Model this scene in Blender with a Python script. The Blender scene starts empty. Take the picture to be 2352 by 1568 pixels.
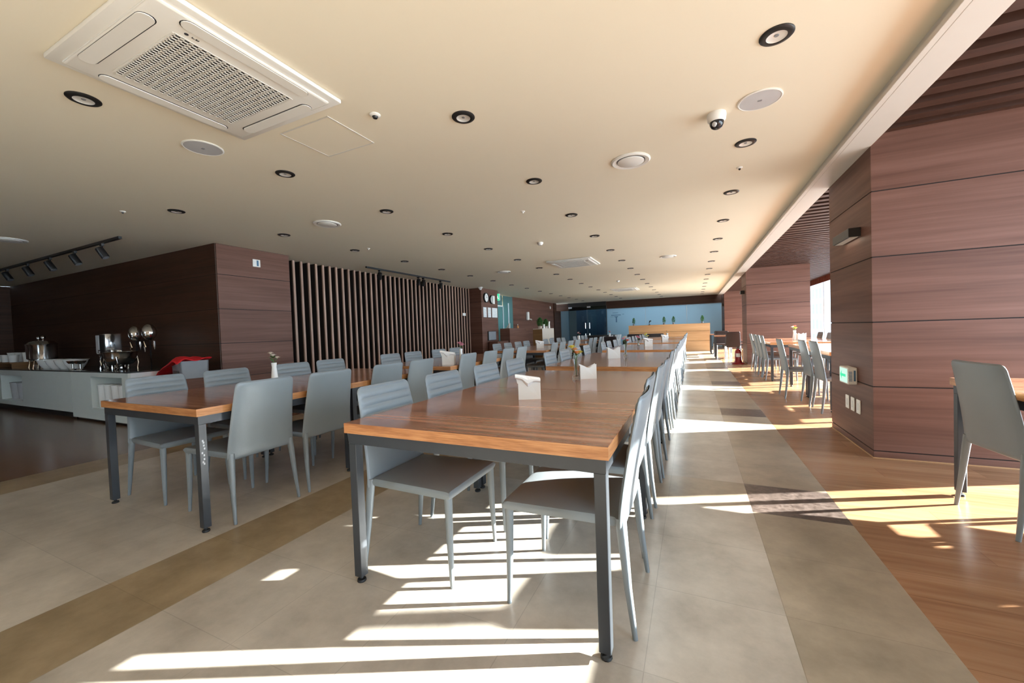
import bpy, bmesh, math, random
from mathutils import Vector, Matrix
random.seed(7)
PI = math.pi
S = bpy.context.scene
COL = S.collection
ORD = ['first', 'second', 'third', 'fourth', 'fifth', 'sixth', 'seventh', 'eighth', 'ninth', 'tenth', 'eleventh', 'twelfth', 'thirteenth', 'fourteenth', 'fifteenth', 'sixteenth']

# ------------------------------------------------------------------ materials
def new_mat(name):
    m = bpy.data.materials.new(name); m.use_nodes = True
    nt = m.node_tree; nt.nodes.clear()
    out = nt.nodes.new('ShaderNodeOutputMaterial')
    return m, nt, out

def N(nt, t, **kw):
    n = nt.nodes.new(t)
    for k, v in kw.items():
        if k.startswith('i_'): n.inputs[k[2:].replace('_', ' ')].default_value = v
        else: setattr(n, k, v)
    return n

def principled(nt, out, col=(.5, .5, .5), rough=.5, metal=0., spec=.5, **kw):
    p = nt.nodes.new('ShaderNodeBsdfPrincipled')
    p.inputs['Base Color'].default_value = (*col, 1)
    p.inputs['Roughness'].default_value = rough
    p.inputs['Metallic'].default_value = metal
    p.inputs['Specular IOR Level'].default_value = spec
    for k, v in kw.items(): p.inputs[k].default_value = v
    nt.links.new(p.outputs[0], out.inputs[0])
    return p

def mat(name, col, rough=.5, metal=0., spec=.5, var=.06, vscale=8., bump=0., bscale=200., **kw):
    """plain surface with slight procedural mottling and optional fine bump"""
    m, nt, out = new_mat(name)
    p = principled(nt, out, col, rough, metal, spec, **kw)
    tc = N(nt, 'ShaderNodeTexCoord')
    if var:
        ns = N(nt, 'ShaderNodeTexNoise'); ns.inputs['Scale'].default_value = vscale; ns.inputs['Detail'].default_value = 4
        nt.links.new(tc.outputs['Object'], ns.inputs['Vector'])
        r = N(nt, 'ShaderNodeValToRGB')
        r.color_ramp.elements[0].position = .3; r.color_ramp.elements[1].position = .7
        r.color_ramp.elements[0].color = (*[c * (1 - var) for c in col], 1)
        r.color_ramp.elements[1].color = (*[min(1, c * (1 + var)) for c in col], 1)
        nt.links.new(ns.outputs[0], r.inputs[0]); nt.links.new(r.outputs[0], p.inputs['Base Color'])
    if bump:
        nb = N(nt, 'ShaderNodeTexNoise'); nb.inputs['Scale'].default_value = bscale
        nt.links.new(tc.outputs['Object'], nb.inputs['Vector'])
        b = N(nt, 'ShaderNodeBump'); b.inputs['Strength'].default_value = bump; b.inputs['Distance'].default_value = .002
        nt.links.new(nb.outputs[0], b.inputs['Height']); nt.links.new(b.outputs[0], p.inputs['Normal'])
    return m

def wood(name, dark, mid, light, scale=(1, 1, 30), rough=.35, spec=.5, fine=1., plank=None, coat=0., con=.15):
    """streaky grain; scale is the stretch of the noise along each axis"""
    m, nt, out = new_mat(name)
    p = principled(nt, out, mid, rough, 0, spec)
    p.inputs['Coat Weight'].default_value = coat
    p.inputs['Coat Roughness'].default_value = .12
    tc = N(nt, 'ShaderNodeTexCoord'); mp = N(nt, 'ShaderNodeMapping')
    mp.inputs['Scale'].default_value = scale
    nt.links.new(tc.outputs['Object'], mp.inputs['Vector'])
    vec = mp.outputs[0]
    n1 = N(nt, 'ShaderNodeTexNoise'); n1.inputs['Scale'].default_value = .35; n1.inputs['Detail'].default_value = 5; n1.inputs['Roughness'].default_value = .62
    n2 = N(nt, 'ShaderNodeTexNoise'); n2.inputs['Scale'].default_value = 2.2 * fine; n2.inputs['Detail'].default_value = 4
    nt.links.new(vec, n1.inputs['Vector']); nt.links.new(vec, n2.inputs['Vector'])
    mx = N(nt, 'ShaderNodeMath', operation='MULTIPLY_ADD'); mx.inputs[1].default_value = .35
    nt.links.new(n2.outputs[0], mx.inputs[0])
    m2 = N(nt, 'ShaderNodeMath', operation='MULTIPLY'); m2.inputs[1].default_value = .65
    nt.links.new(n1.outputs[0], m2.inputs[0]); nt.links.new(m2.outputs[0], mx.inputs[2])
    r = N(nt, 'ShaderNodeValToRGB'); e = r.color_ramp.elements
    e[0].position = .5 - con; e[0].color = (*dark, 1); e[1].position = .5 + con; e[1].color = (*light, 1)
    k = e.new(.5); k.color = (*mid, 1)
    nt.links.new(mx.outputs[0], r.inputs[0])
    src = r.outputs[0]
    if plank:
        # long boards: (width along y, length along x)
        br = N(nt, 'ShaderNodeTexBrick')
        br.inputs['Color1'].default_value = (1.06, 1.06, 1.06, 1); br.inputs['Color2'].default_value = (.86, .86, .86, 1)
        br.inputs['Mortar'].default_value = (.62, .58, .55, 1)
        br.inputs['Scale'].default_value = 1; br.inputs['Mortar Size'].default_value = .0012
        br.inputs['Brick Width'].default_value = plank[1]; br.inputs['Row Height'].default_value = plank[0]
        nt.links.new(tc.outputs['Object'], br.inputs['Vector'])
        mm = N(nt, 'ShaderNodeMix', data_type='RGBA', blend_type='MULTIPLY'); mm.inputs[0].default_value = 1
        nt.links.new(src, mm.inputs[6]); nt.links.new(br.outputs[0], mm.inputs[7])
        src = mm.outputs[2]
    nt.links.new(src, p.inputs['Base Color'])
    return m

TX0, TPX, TY0, TPY = .775, .4735, 2.69, .4625        # the floor tile grid
def tile(name, c0, c1, rough=.28, joint=.78, vs=3., spec=.5):
    """vinyl stone tile with faint joints on the tile grid"""
    m, nt, out = new_mat(name)
    p = principled(nt, out, c0, rough, 0, spec)
    tc = N(nt, 'ShaderNodeTexCoord')
    n1 = N(nt, 'ShaderNodeTexNoise'); n1.inputs['Scale'].default_value = vs; n1.inputs['Detail'].default_value = 9; n1.inputs['Roughness'].default_value = .68
    nt.links.new(tc.outputs['Object'], n1.inputs['Vector'])
    r = N(nt, 'ShaderNodeValToRGB'); e = r.color_ramp.elements
    e[0].position = .33; e[0].color = (*c0, 1); e[1].position = .67; e[1].color = (*c1, 1)
    nt.links.new(n1.outputs[0], r.inputs[0])
    sp = N(nt, 'ShaderNodeSeparateXYZ'); nt.links.new(tc.outputs['Object'], sp.inputs[0])
    fl = []
    ids = []
    for ax, (o, pt) in enumerate(((TX0, TPX), (TY0, TPY))):
        a = N(nt, 'ShaderNodeMath', operation='SUBTRACT'); a.inputs[1].default_value = o; nt.links.new(sp.outputs[ax], a.inputs[0])
        b = N(nt, 'ShaderNodeMath', operation='DIVIDE'); b.inputs[1].default_value = pt; nt.links.new(a.outputs[0], b.inputs[0])
        c = N(nt, 'ShaderNodeMath', operation='FRACT'); nt.links.new(b.outputs[0], c.inputs[0])
        f_ = N(nt, 'ShaderNodeMath', operation='FLOOR'); nt.links.new(b.outputs[0], f_.inputs[0]); ids.append(f_)
        d = N(nt, 'ShaderNodeMath', operation='LESS_THAN'); d.inputs[1].default_value = .0065; nt.links.new(c.outputs[0], d.inputs[0])
        fl.append(d)
    mxj = N(nt, 'ShaderNodeMath', operation='MAXIMUM'); nt.links.new(fl[0].outputs[0], mxj.inputs[0]); nt.links.new(fl[1].outputs[0], mxj.inputs[1])
    cb = N(nt, 'ShaderNodeCombineXYZ'); nt.links.new(ids[0].outputs[0], cb.inputs[0]); nt.links.new(ids[1].outputs[0], cb.inputs[1])
    wn = N(nt, 'ShaderNodeTexWhiteNoise', noise_dimensions='3D'); nt.links.new(cb.outputs[0], wn.inputs['Vector'])
    rg = N(nt, 'ShaderNodeMapRange'); rg.inputs['To Min'].default_value = .93; rg.inputs['To Max'].default_value = 1.05
    nt.links.new(wn.outputs['Value'], rg.inputs['Value'])
    jm = N(nt, 'ShaderNodeMapRange'); jm.inputs['To Min'].default_value = 1; jm.inputs['To Max'].default_value = joint
    nt.links.new(mxj.outputs[0], jm.inputs['Value'])
    k = N(nt, 'ShaderNodeMath', operation='MULTIPLY'); nt.links.new(rg.outputs[0], k.inputs[0]); nt.links.new(jm.outputs[0], k.inputs[1])
    vm = N(nt, 'ShaderNodeVectorMath', operation='SCALE'); nt.links.new(r.outputs[0], vm.inputs[0]); nt.links.new(k.outputs[0], vm.inputs['Scale'])
    nt.links.new(vm.outputs[0], p.inputs['Base Color'])
    return m

def glass_mat(name, tint, refl=.08, rough=.02):
    m, nt, out = new_mat(name)
    t = N(nt, 'ShaderNodeBsdfTransparent'); t.inputs[0].default_value = (*tint, 1)
    g = N(nt, 'ShaderNodeBsdfGlossy'); g.inputs['Roughness'].default_value = rough
    fr = N(nt, 'ShaderNodeLayerWeight'); fr.inputs[0].default_value = .5
    pw = N(nt, 'ShaderNodeMath', operation='POWER'); pw.inputs[1].default_value = 5; nt.links.new(fr.outputs['Facing'], pw.inputs[0])
    ma = N(nt, 'ShaderNodeMath', operation='MULTIPLY_ADD'); ma.inputs[1].default_value = .85; ma.inputs[2].default_value = .03; nt.links.new(pw.outputs[0], ma.inputs[0])
    mx = N(nt, 'ShaderNodeMixShader'); nt.links.new(ma.outputs[0], mx.inputs[0])
    nt.links.new(t.outputs[0], mx.inputs[1]); nt.links.new(g.outputs[0], mx.inputs[2]); nt.links.new(mx.outputs[0], out.inputs[0])
    return m

def frosted_mat(name, col, trans=.55):
    m, nt, out = new_mat(name)
    d = principled(nt, out, col, .35)
    t = N(nt, 'ShaderNodeBsdfTranslucent'); t.inputs[0].default_value = (*col, 1)
    mx = N(nt, 'ShaderNodeMixShader'); mx.inputs[0].default_value = trans
    nt.links.new(d.outputs[0], mx.inputs[1]); nt.links.new(t.outputs[0], mx.inputs[2]); nt.links.new(mx.outputs[0], out.inputs[0])
    return m

def emit(name, col, s):
    m, nt, out = new_mat(name)
    e = N(nt, 'ShaderNodeEmission'); e.inputs[0].default_value = (*col, 1); e.inputs[1].default_value = s
    nt.links.new(e.outputs[0], out.inputs[0]); return m

M = {}
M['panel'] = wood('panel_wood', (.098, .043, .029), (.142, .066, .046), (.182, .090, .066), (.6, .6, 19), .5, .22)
M['panel_dark'] = wood('panel_wood_dark', (.030, .012, .006), (.052, .021, .011), (.075, .032, .017), (.9, .9, 26), .5, .3)  # darker copy of the panel wood; the kitchen wall's shade is in this colour
M['slat'] = wood('slat_wood', (.33, .20, .15), (.42, .27, .205), (.50, .33, .255), (12, 12, 1), .5, .3)
M['slat_ceiling'] = wood('ceiling_slat_wood', (.035, .014, .009), (.052, .022, .014), (.07, .031, .02), (1, 14, 14), .5, .3)
M['groove'] = mat('groove_black', (.012, .006, .004), .8, var=0)
M['ceiling'] = mat('ceiling_paint', (.79, .725, .585), .75, spec=.25, var=.015, vscale=.6)
M['fascia'] = mat('beam_paint', (.60, .575, .53), .45, var=.01)
M['tile'] = tile('stone_tile', (.34, .302, .255), (.545, .492, .428), vs=2.6)
M['tile_brown'] = tile('stone_tile_brown', (.21, .155, .09), (.35, .265, .165), vs=4)
M['tile_tan'] = tile('stone_tile_tan', (.27, .222, .165), (.44, .365, .275))
M['tile_granite'] = tile('granite_tile', (.032, .022, .018), (.15, .115, .1), vs=24, joint=.9)
M['floor_wood'] = wood('oak_floor', (.245, .122, .060), (.345, .185, .098), (.42, .24, .135), (1.1, 16, 1), .26, .5, plank=(.19, 1.22))
M['floor_dark'] = wood('walnut_floor', (.12, .062, .036), (.17, .092, .055), (.22, .125, .078), (1.1, 14, 1), .2, .5, plank=(.19, 1.22))
M['top'] = wood('table_walnut', (.20, .078, .042), (.36, .16, .09), (.50, .25, .155), (2.0, 48, 6), .2, .55, fine=.35, coat=.5, con=.11)
M['edge'] = wood('table_edge', (.33, .13, .042), (.455, .20, .072), (.55, .27, .11), (6, 6, 110), .35, con=.09)
M['steel'] = mat('dark_steel', (.036, .041, .048), .38, .25, var=.08)
M['rubber'] = mat('black_rubber', (.01, .01, .011), .6, var=0)
M['leather'] = mat('grey_leather', (.184, .210, .228), .40, 0, .5, var=.035, vscale=5, bump=.25, bscale=320)
M['leather_brown'] = mat('brown_leather', (.032, .021, .021), .42, var=.05, bump=.2)
M['black_leather'] = mat('black_leather', (.013, .012, .016), .4, var=.05, bump=.2)
M['chrome'] = mat('chrome', (.72, .72, .72), .12, 1., var=0)
M['white'] = mat('white_plastic', (.78, .77, .73), .4, var=.01)
M['ac_white'] = mat('ac_white_plastic', (.76, .74, .69), .45, var=.01)
M['paper'] = mat('white_paper', (.86, .85, .83), .8, var=.03)
M['ceramic'] = mat('white_ceramic', (.80, .80, .78), .15, var=.01)
M['gloss_white'] = mat('glossy_white_laminate', (.70, .75, .72), .12, 0, .6, var=.01)
M['gloss_pure'] = mat('counter_end_white', (.8, .82, .84), .2, var=.01)
M['stone_top'] = mat('dark_worktop', (.06, .065, .068), .12, var=.2, vscale=60)
M['black'] = mat('black_plastic', (.012, .012, .013), .4, var=0)
M['dark_void'] = mat('dark_void', (.008, .008, .009), .8, var=0)
M['screen'] = mat('lens_glass', (.02, .02, .025), .08, var=0)
M['reflector'] = mat('lamp_reflector', (.80, .79, .76), .3, .3, var=0)
M['red'] = mat('red_cloth', (.62, .006, .012), .75, var=.12, bump=.3, bscale=90)
M['red_paint'] = mat('red_paint', (.26, .008, .009), .3, var=.03)
M['grey_plastic'] = mat('grey_plastic', (.22, .23, .25), .45, var=.04)
M['silver_plastic'] = mat('silver_plastic', (.5, .51, .53), .4, var=.04)
M['desk_wood'] = wood('desk_oak', (.38, .20, .085), (.47, .265, .125), (.54, .32, .165), (1, 1, 24), .45)
M['golden_wood'] = wood('golden_wood', (.16, .07, .02), (.21, .10, .032), (.26, .13, .045), (1, 1, 18), .5)
M['beige'] = mat('beige_laminate', (.56, .48, .40), .5, var=.02)
M['leaf'] = mat('leaf_green', (.035, .14, .028), .55, var=.4, vscale=60)
M['leaf_yellow'] = mat('leaf_lime', (.36, .47, .06), .6, var=.3, vscale=60)
M['stem'] = mat('stem_green', (.07, .16, .03), .6, var=.1)
M['petal_white'] = mat('petal_cream', (.84, .74, .62), .7, var=.1, vscale=40)
M['petal_pink'] = mat('petal_pink', (.78, .34, .44), .7, var=.15, vscale=40)
M['petal_orange'] = mat('petal_orange', (.78, .36, .14), .7, var=.15, vscale=40)
M['petal_red'] = mat('petal_coral', (.80, .20, .14), .7, var=.15, vscale=40)
M['petal_yellow'] = mat('petal_yellow', (.74, .66, .12), .7, var=.15, vscale=40)
M['vase'] = None
m_, nt_, out_ = new_mat('clear_glass')
gl_ = N(nt_, 'ShaderNodeBsdfGlass'); gl_.inputs['Roughness'].default_value = .0; gl_.inputs['IOR'].default_value = 1.3; gl_.inputs[0].default_value = (.95, .97, .97, 1)
tr_ = N(nt_, 'ShaderNodeBsdfTransparent'); tr_.inputs[0].default_value = (.93, .95, .95, 1)
mx_ = N(nt_, 'ShaderNodeMixShader'); mx_.inputs[0].default_value = .45
nt_.links.new(tr_.outputs[0], mx_.inputs[1]); nt_.links.new(gl_.outputs[0], mx_.inputs[2]); nt_.links.new(mx_.outputs[0], out_.inputs[0])
M['vase'] = m_
M['pane'] = glass_mat('window_glass', (.93, .96, .97))
M['door_glass'] = glass_mat('dark_door_glass', (.45, .60, .70), rough=.03)
M['teal_glass'] = frosted_mat('teal_glass', (.16, .30, .31), .5)
M['blue_glass'] = frosted_mat('frosted_blue_glass', (.46, .62, .72), .6)
M['alu'] = mat('window_aluminium', (.66, .71, .76), .45, 0, var=.02)
M['valance'] = wood('valance_fabric', (.06, .018, .014), (.10, .03, .022), (.16, .05, .04), (20, 20, 4), .8, .1)
M['exit_green'] = emit('exit_green', (.06, .62, .32), 1.)
M['exit_pale'] = emit('exit_pale', (.62, .95, .78), .75)
M['exit_white'] = emit('exit_white', (.9, 1, .93), 1.8)
M['lamp_warm'] = emit('lamp_warm', (1, .86, .66), 1.2)
M['lobby_glow'] = emit('lobby_glow', (.80, .90, 1), 6.)
m_, nt_, out_ = new_mat('facade_pale')
p_ = principled(nt_, out_, (.7, .76, .84), .6)
tc_ = N(nt_, 'ShaderNodeTexCoord'); sp_ = N(nt_, 'ShaderNodeSeparateXYZ'); cb_ = N(nt_, 'ShaderNodeCombineXYZ'); ad_ = N(nt_, 'ShaderNodeMath', operation='ADD')
nt_.links.new(tc_.outputs['Object'], sp_.inputs[0]); nt_.links.new(sp_.outputs[0], ad_.inputs[0]); nt_.links.new(sp_.outputs[1], ad_.inputs[1])
nt_.links.new(ad_.outputs[0], cb_.inputs[0]); nt_.links.new(sp_.outputs[2], cb_.inputs[1])
br_ = N(nt_, 'ShaderNodeTexBrick'); br_.offset = 0; br_.inputs['Scale'].default_value = 1; br_.inputs['Brick Width'].default_value = 2.7; br_.inputs['Row Height'].default_value = 3.2; br_.inputs['Mortar Size'].default_value = .55
br_.inputs['Color1'].default_value = (.075, .115, .165, 1); br_.inputs['Color2'].default_value = (.10, .14, .19, 1); br_.inputs['Mortar'].default_value = (.17, .205, .24, 1)
nt_.links.new(cb_.outputs[0], br_.inputs['Vector']); nt_.links.new(br_.outputs[0], p_.inputs['Base Color']); M['ext_wall'] = m_

M['ext_ground'] = mat('street_grey', (.35, .36, .36), .9, var=.1, vscale=.2)
M['ink'] = mat('dark_ink', (.03, .03, .035), .6, var=0)
M['ink_blue'] = mat('blue_ink', (.06, .16, .28), .6, var=0)
M['frosted_ink'] = mat('glass_lettering', (.10, .20, .34), .5, var=0)
M['back_wall'] = mat('plain_wall', (.42, .36, .30), .7, var=.02)
M['door_backing'] = mat('dark_blue_wall', (.045, .06, .075), .6, var=.1)
M['scuff'] = mat('bare_metal_scuff', (.62, .64, .66), .5, .3, var=0)

# ------------------------------------------------------------------ mesh helpers
class MB:
    def __init__(s):
        s.bm = bmesh.new(); s.mats = []; s.cur = 0
    def mt(s, name):
        if name not in s.mats: s.mats.append(name)
        s.cur = s.mats.index(name); return s
    def _f(s, vs):
        try:
            f = s.bm.faces.new(vs); f.material_index = s.cur; return f
        except ValueError: return None
    def box(s, x0, x1, y0, y1, z0, z1, bev=0., seg=1, Mx=None):
        b = bmesh.new()
        vs = [b.verts.new((x, y, z)) for x in (x0, x1) for y in (y0, y1) for z in (z0, z1)]
        for q in ((0, 1, 3, 2), (4, 6, 7, 5), (0, 4, 5, 1), (2, 3, 7, 6), (0, 2, 6, 4), (1, 5, 7, 3)):
            b.faces.new([vs[i] for i in q])
        if bev:
            bmesh.ops.bevel(b, geom=list(b.edges), offset=bev, segments=seg, affect='EDGES', profile=.6)
        s.add(b, Mx); return s
    def add(s, b, Mx=None):
        mp = {}
        for v in b.verts:
            mp[v] = s.bm.verts.new(Mx @ v.co if Mx else v.co)
        for f in b.faces: s._f([mp[v] for v in f.verts])
        b.free(); return s
    def quad(s, *pts):
        s._f([s.bm.verts.new(p) for p in pts]); return s
    def tube(s, pts, rad, n=10, square=False, cap=True):
        """tube through points with radius per point"""
        pts = [Vector(p) for p in pts]
        if not isinstance(rad, (list, tuple)): rad = [rad] * len(pts)
        rings = []
        up = Vector((0, 0, 1))
        for i, p in enumerate(pts):
            d = (pts[min(i + 1, len(pts) - 1)] - pts[max(i - 1, 0)]).normalized()
            a = d.cross(up)
            if a.length < .05: a = d.cross(Vector((0, 1, 0)))
            a.normalize(); b = d.cross(a).normalized()
            if square:
                a = Vector((1, 0, 0)); b = Vector((0, 1, 0))
                o = [(-1, -1), (1, -1), (1, 1), (-1, 1)]
                rings.append([s.bm.verts.new(p + (a * u + b * v) * rad[i]) for u, v in o])
            else:
                rings.append([s.bm.verts.new(p + (a * math.cos(t * 2 * PI / n) + b * math.sin(t * 2 * PI / n)) * rad[i]) for t in range(n)])
        k = len(rings[0])
        for i in range(len(rings) - 1):
            for j in range(k): s._f([rings[i][j], rings[i][(j + 1) % k], rings[i + 1][(j + 1) % k], rings[i + 1][j]])
        if cap: s._f(rings[0][::-1]); s._f(rings[-1])
        return s
    def lathe(s, prof, n=24, c=(0, 0, 0), sx=1., sy=1., Mx=None, a0=0., a1=2 * PI, cap=True):
        """prof: list of (r, z)"""
        full = abs(a1 - a0 - 2 * PI) < 1e-6
        m = n if full else n + 1
        rings = []
        for r, z in prof:
            ring = []
            for t in range(m):
                a = a0 + (a1 - a0) * t / n
                v = Vector((c[0] + r * sx * math.cos(a), c[1] + r * sy * math.sin(a), c[2] + z))
                ring.append(s.bm.verts.new(Mx @ v if Mx else v))
            rings.append(ring)
        for i in range(len(rings) - 1):
            for j in range(n if full else n):
                s._f([rings[i][j], rings[i][(j + 1) % m], rings[i + 1][(j + 1) % m], rings[i + 1][j]])
        if full and cap:
            if prof[0][0] > 1e-5: s._f(rings[0][::-1])
            if prof[-1][0] > 1e-5: s._f(rings[-1])
        return s
    def ball(s, c, r, n=10, sz=1.):
        k = max(4, n // 2)
        return s.lathe([(r * math.sin(PI * i / k) + 1e-6, -r * sz * math.cos(PI * i / k)) for i in range(k + 1)], n, c)
    def build(s, name, m=None, parent=None, smooth=False, loc=None, weld=1e-5):
        if weld: bmesh.ops.remove_doubles(s.bm, verts=s.bm.verts, dist=weld)
        bmesh.ops.recalc_face_normals(s.bm, faces=s.bm.faces)
        me = bpy.data.meshes.new(name); s.bm.to_mesh(me); s.bm.free()
        names = s.mats or [m]
        for k in names: me.materials.append(M[k])
        if smooth:
            for p in me.polygons: p.use_smooth = True
            try: me.set_sharp_from_angle(angle=math.radians(38))
            except Exception: pass
        o = bpy.data.objects.new(name, me); COL.objects.link(o)
        if parent: o.parent = parent
        if loc: o.location = loc
        return o

def thing(name, label, cat, loc=(0, 0, 0), rz=0., group=None):
    o = bpy.data.objects.new(name, None); COL.objects.link(o)
    o.empty_display_size = .1
    o.location = loc; o.rotation_euler = (0, 0, rz)
    return tag(o, label, cat, group)
def tag(o, label, cat, group=None):
    o['label'] = label; o['category'] = cat
    if group: o['group'] = group
    return o
def struct(o, label=None):
    o['kind'] = 'structure'
    if label: o['label'] = label
    return o
def dup(root, loc, rz=0., label=None, group=None):
    r = root.copy(); COL.objects.link(r); r.location = loc; r.rotation_euler = (root.rotation_euler[0], root.rotation_euler[1], rz)
    if label: r['label'] = label
    if group: r['group'] = group
    for ch in list(root.children):
        c = ch.copy(); COL.objects.link(c); c.parent = r
        for g in list(ch.children):
            d = g.copy(); COL.objects.link(d); d.parent = c
    return r

# ------------------------------------------------------------------ the room
Y0, Y1, XL, XW, ZC = -5.0, 22.0, -14.7, 4.0, 2.6
YK = 3.56            # kitchen back wall
fl = MB()
def strip(x0, x1, y0, y1, m): fl.mt(m).quad((x0, y0, 0), (x1, y0, 0), (x1, y1, 0), (x0, y1, 0))
gx = lambda k: TX0 - TPX * k
ys = [Y0]; rows = []
yy = TY0 - 6 * TPY * 3
cuts = []
while yy < Y1:
    cuts.append((yy, yy + TPY)); yy += 6 * TPY
def banded(x0, x1, base, band):
    y = Y0
    for a, b in cuts:
        if b <= Y0: continue
        a = max(a, Y0)
        if a > y: strip(x0, x1, y, a, base)
        strip(x0, x1, a, min(b, Y1), band); y = b
    if y < Y1: strip(x0, x1, y, Y1, base)
strip(TX0, XW + .2, Y0, Y1, 'floor_wood')
banded(gx(1), gx(0), 'tile_tan', 'tile_granite')
banded(gx(6), gx(1), 'tile', 'tile_tan')
strip(gx(7), gx(6), Y0, Y1, 'tile_brown')
strip(gx(12), gx(7), Y0, Y1, 'tile')
strip(gx(13), gx(12), Y0, Y1, 'tile_brown')
strip(XL, gx(13), Y0, Y1, 'floor_dark')
struct(fl.build('floor', weld=0), 'floor of beige stone tile with brown bands and wood boards at both sides')
b = MB(); b.box(XL - .2, XW + .3, Y0 - .2, Y1 + 3.2, -.3, -.004); struct(b.build('trim_slab', 'groove'))
b = MB(); b.box(XL, 1.15, Y0, Y1, ZC, ZC + .12); struct(b.build('ceiling', 'ceiling'), 'smooth tan ceiling full of round downlights')
# white beam beside the ceiling and the slatted ceiling over the window side
b = MB(); b.box(1.135, 1.315, Y0, 21.0, 2.5, 2.86, bev=.003); b.box(1.10, 1.135, Y0, 21.0, 2.5, 2.53, bev=.002)
struct(b.build('trim_beam', 'fascia'), 'long white beam edging the tan ceiling')
b = MB()
b.mt('groove').box(1.3, XW + .1, Y0, Y1, 2.72, 2.8)
y = Y0
k = 0
y = 4.02 - .19 * 47
while y < Y1 - .2:
    if y > Y0: b.mt('slat_ceiling').box(1.315, XW, y, y + .095, 2.585, 2.70)
    y += .19
struct(b.build('ceiling_slats', weld=0), 'dark ceiling of parallel brown wooden slats')

def panelled(name, x0, x1, y0, y1, zt=2.6, m='panel', label=None, zs=(.06, .58, 1.10, 1.62, 2.14), base=.0):
    """box clad in stacked wood panels with narrow dark grooves between"""
    b = MB(); g = .0045
    b.mt('groove').box(x0 + .006, x1 - .006, y0 + .006, y1 - .006, 0, zt)
    z = [base] + [q for q in zs if q > base] + [zt]
    for i in range(len(z) - 1):
        b.mt(m).box(x0, x1, y0, y1, z[i] + (g if i else 0), z[i + 1] - g)
    return struct(b.build(name, weld=0), label)
panelled('wall_pillar_near', 1.31, 2.71, 4.08, 5.13, 2.7, label='big square brown panelled pillar at the right')
panelled('wall_pillar_middle', 1.31, 2.71, 12.2, 13.25, 2.7, label='second brown panelled pillar further along the window side')
panelled('wall_pillar_far', 1.31, 2.71, 20.3, 21.35, 2.7, label='farthest brown panelled pillar')
for x0, x1, y0, y1 in ((1.31, 2.71, 4.08, 5.13), (1.31, 2.71, 12.2, 13.25)):
    b = MB(); t = .006
    b.box(x0 - t, x1 + t, y0 - t, y0 - .0005, 0, .008); b.box(x0 - t, x0 - .0005, y0, y1, 0, .008)
    struct(b.build('trim_edge', 'desk_wood'))
# kitchen side
panelled('wall_kitchen', XL, -6.44, YK - .075, YK + .1, ZC, 'panel_dark', 'brown wall behind the buffet counter, painted dark where it lies unlit')  # shaded copy of the panel wood, also covering the block's near face
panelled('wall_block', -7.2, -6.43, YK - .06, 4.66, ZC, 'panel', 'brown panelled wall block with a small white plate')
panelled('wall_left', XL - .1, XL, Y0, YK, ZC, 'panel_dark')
b = MB(); b.box(XL, XW, Y0 - .12, Y0, 0, .9); b.box(XL, XW, Y0 - .12, Y0, 2.3, 2.9)
xs = [-7.4, -5.6]
b.box(XL, xs[0], Y0 - .12, Y0, .9, 2.3); b.box(xs[-1], XW, Y0 - .12, Y0, .9, 2.3)
for x in xs[1:-1]: b.box(x - .05, x + .05, Y0 - .12, Y0, .9, 2.3)
struct(b.build('wall_back', 'back_wall', weld=0))
for i in range(1):
    struct(MB().box(xs[i] + .05, xs[i + 1] - .05, Y0 - .07, Y0 - .06, .9, 2.3).build('window_%d' % (40 + i), 'pane'))  # unseen window added behind the camera to let in fill light
# slat wall
b = MB(); b.mt('groove').box(-7.0, -6.9, 4.66, 11.4, 0, ZC)
y = 4.80
while y < 11.33:
    b.mt('slat').box(-6.775, -6.745, y, y + .042, 0, ZC - .005); b.mt('groove').box(-6.9, -6.7752, y + .001, y + .041, 0, ZC - .005)  # slat sides black: the shade in the gaps is put into the colour
    y += .1615
struct(b.build('wall_slats', weld=0), 'wall of upright brown wooden slats')
panelled('wall_clock', -7.0, -6.33, 11.36, 12.55, ZC, 'panel', 'narrow brown panelled wall with clocks and paper notices')
panelled('wall_right_of_opening', -7.3, -7.0, 15.25, 20.7, ZC, 'panel', 'brown panelled wall beyond the teal glass opening')
panelled('wall_jamb', -7.3, -6.95, 20.7, 21.1, ZC, 'panel_dark')
b = MB(); b.box(-9.5, -7.3, 12.3, 12.55, 0, ZC); b.box(-9.5, -7.3, 15.25, 15.4, 0, ZC); b.box(-9.6, -9.5, 12.3, 15.4, 0, ZC)
struct(b.build('wall_corridor', 'back_wall'))
# far wall
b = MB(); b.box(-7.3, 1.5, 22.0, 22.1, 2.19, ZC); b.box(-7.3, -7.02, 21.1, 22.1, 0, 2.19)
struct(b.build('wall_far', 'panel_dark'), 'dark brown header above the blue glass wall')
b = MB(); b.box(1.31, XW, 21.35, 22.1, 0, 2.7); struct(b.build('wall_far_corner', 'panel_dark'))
def lobby():
    b = MB(); b.box(-7.4, 1.6, 25.0, 25.1, 0, 3); b.box(-7.5, -7.4, 22.1, 25, 0, 3); b.box(1.5, 1.6, 22.1, 25, 0, 3); b.box(-7.4, 1.6, 22.1, 25.1, 2.9, 3)
    struct(b.build('wall_lobby', 'back_wall'))
lobby()
# blue glass panes, far wall
for i, (x0, x1) in enumerate(((-4.33, -2.3), (-2.29, -.28), (-.27, 1.3))):
    b = MB(); b.box(x0, x1, 22.03, 22.045, 0.02, 2.19)
    struct(b.build('window_%d' % (i + 1), 'blue_glass'), 'frosted blue glass pane of the far wall')
b = MB(); b.box(-7.0, -6.5, 22.02, 22.04, .02, 2.42); struct(b.build('window_4', 'blue_glass'), 'narrow blue glass strip left of the glass doors')
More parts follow.
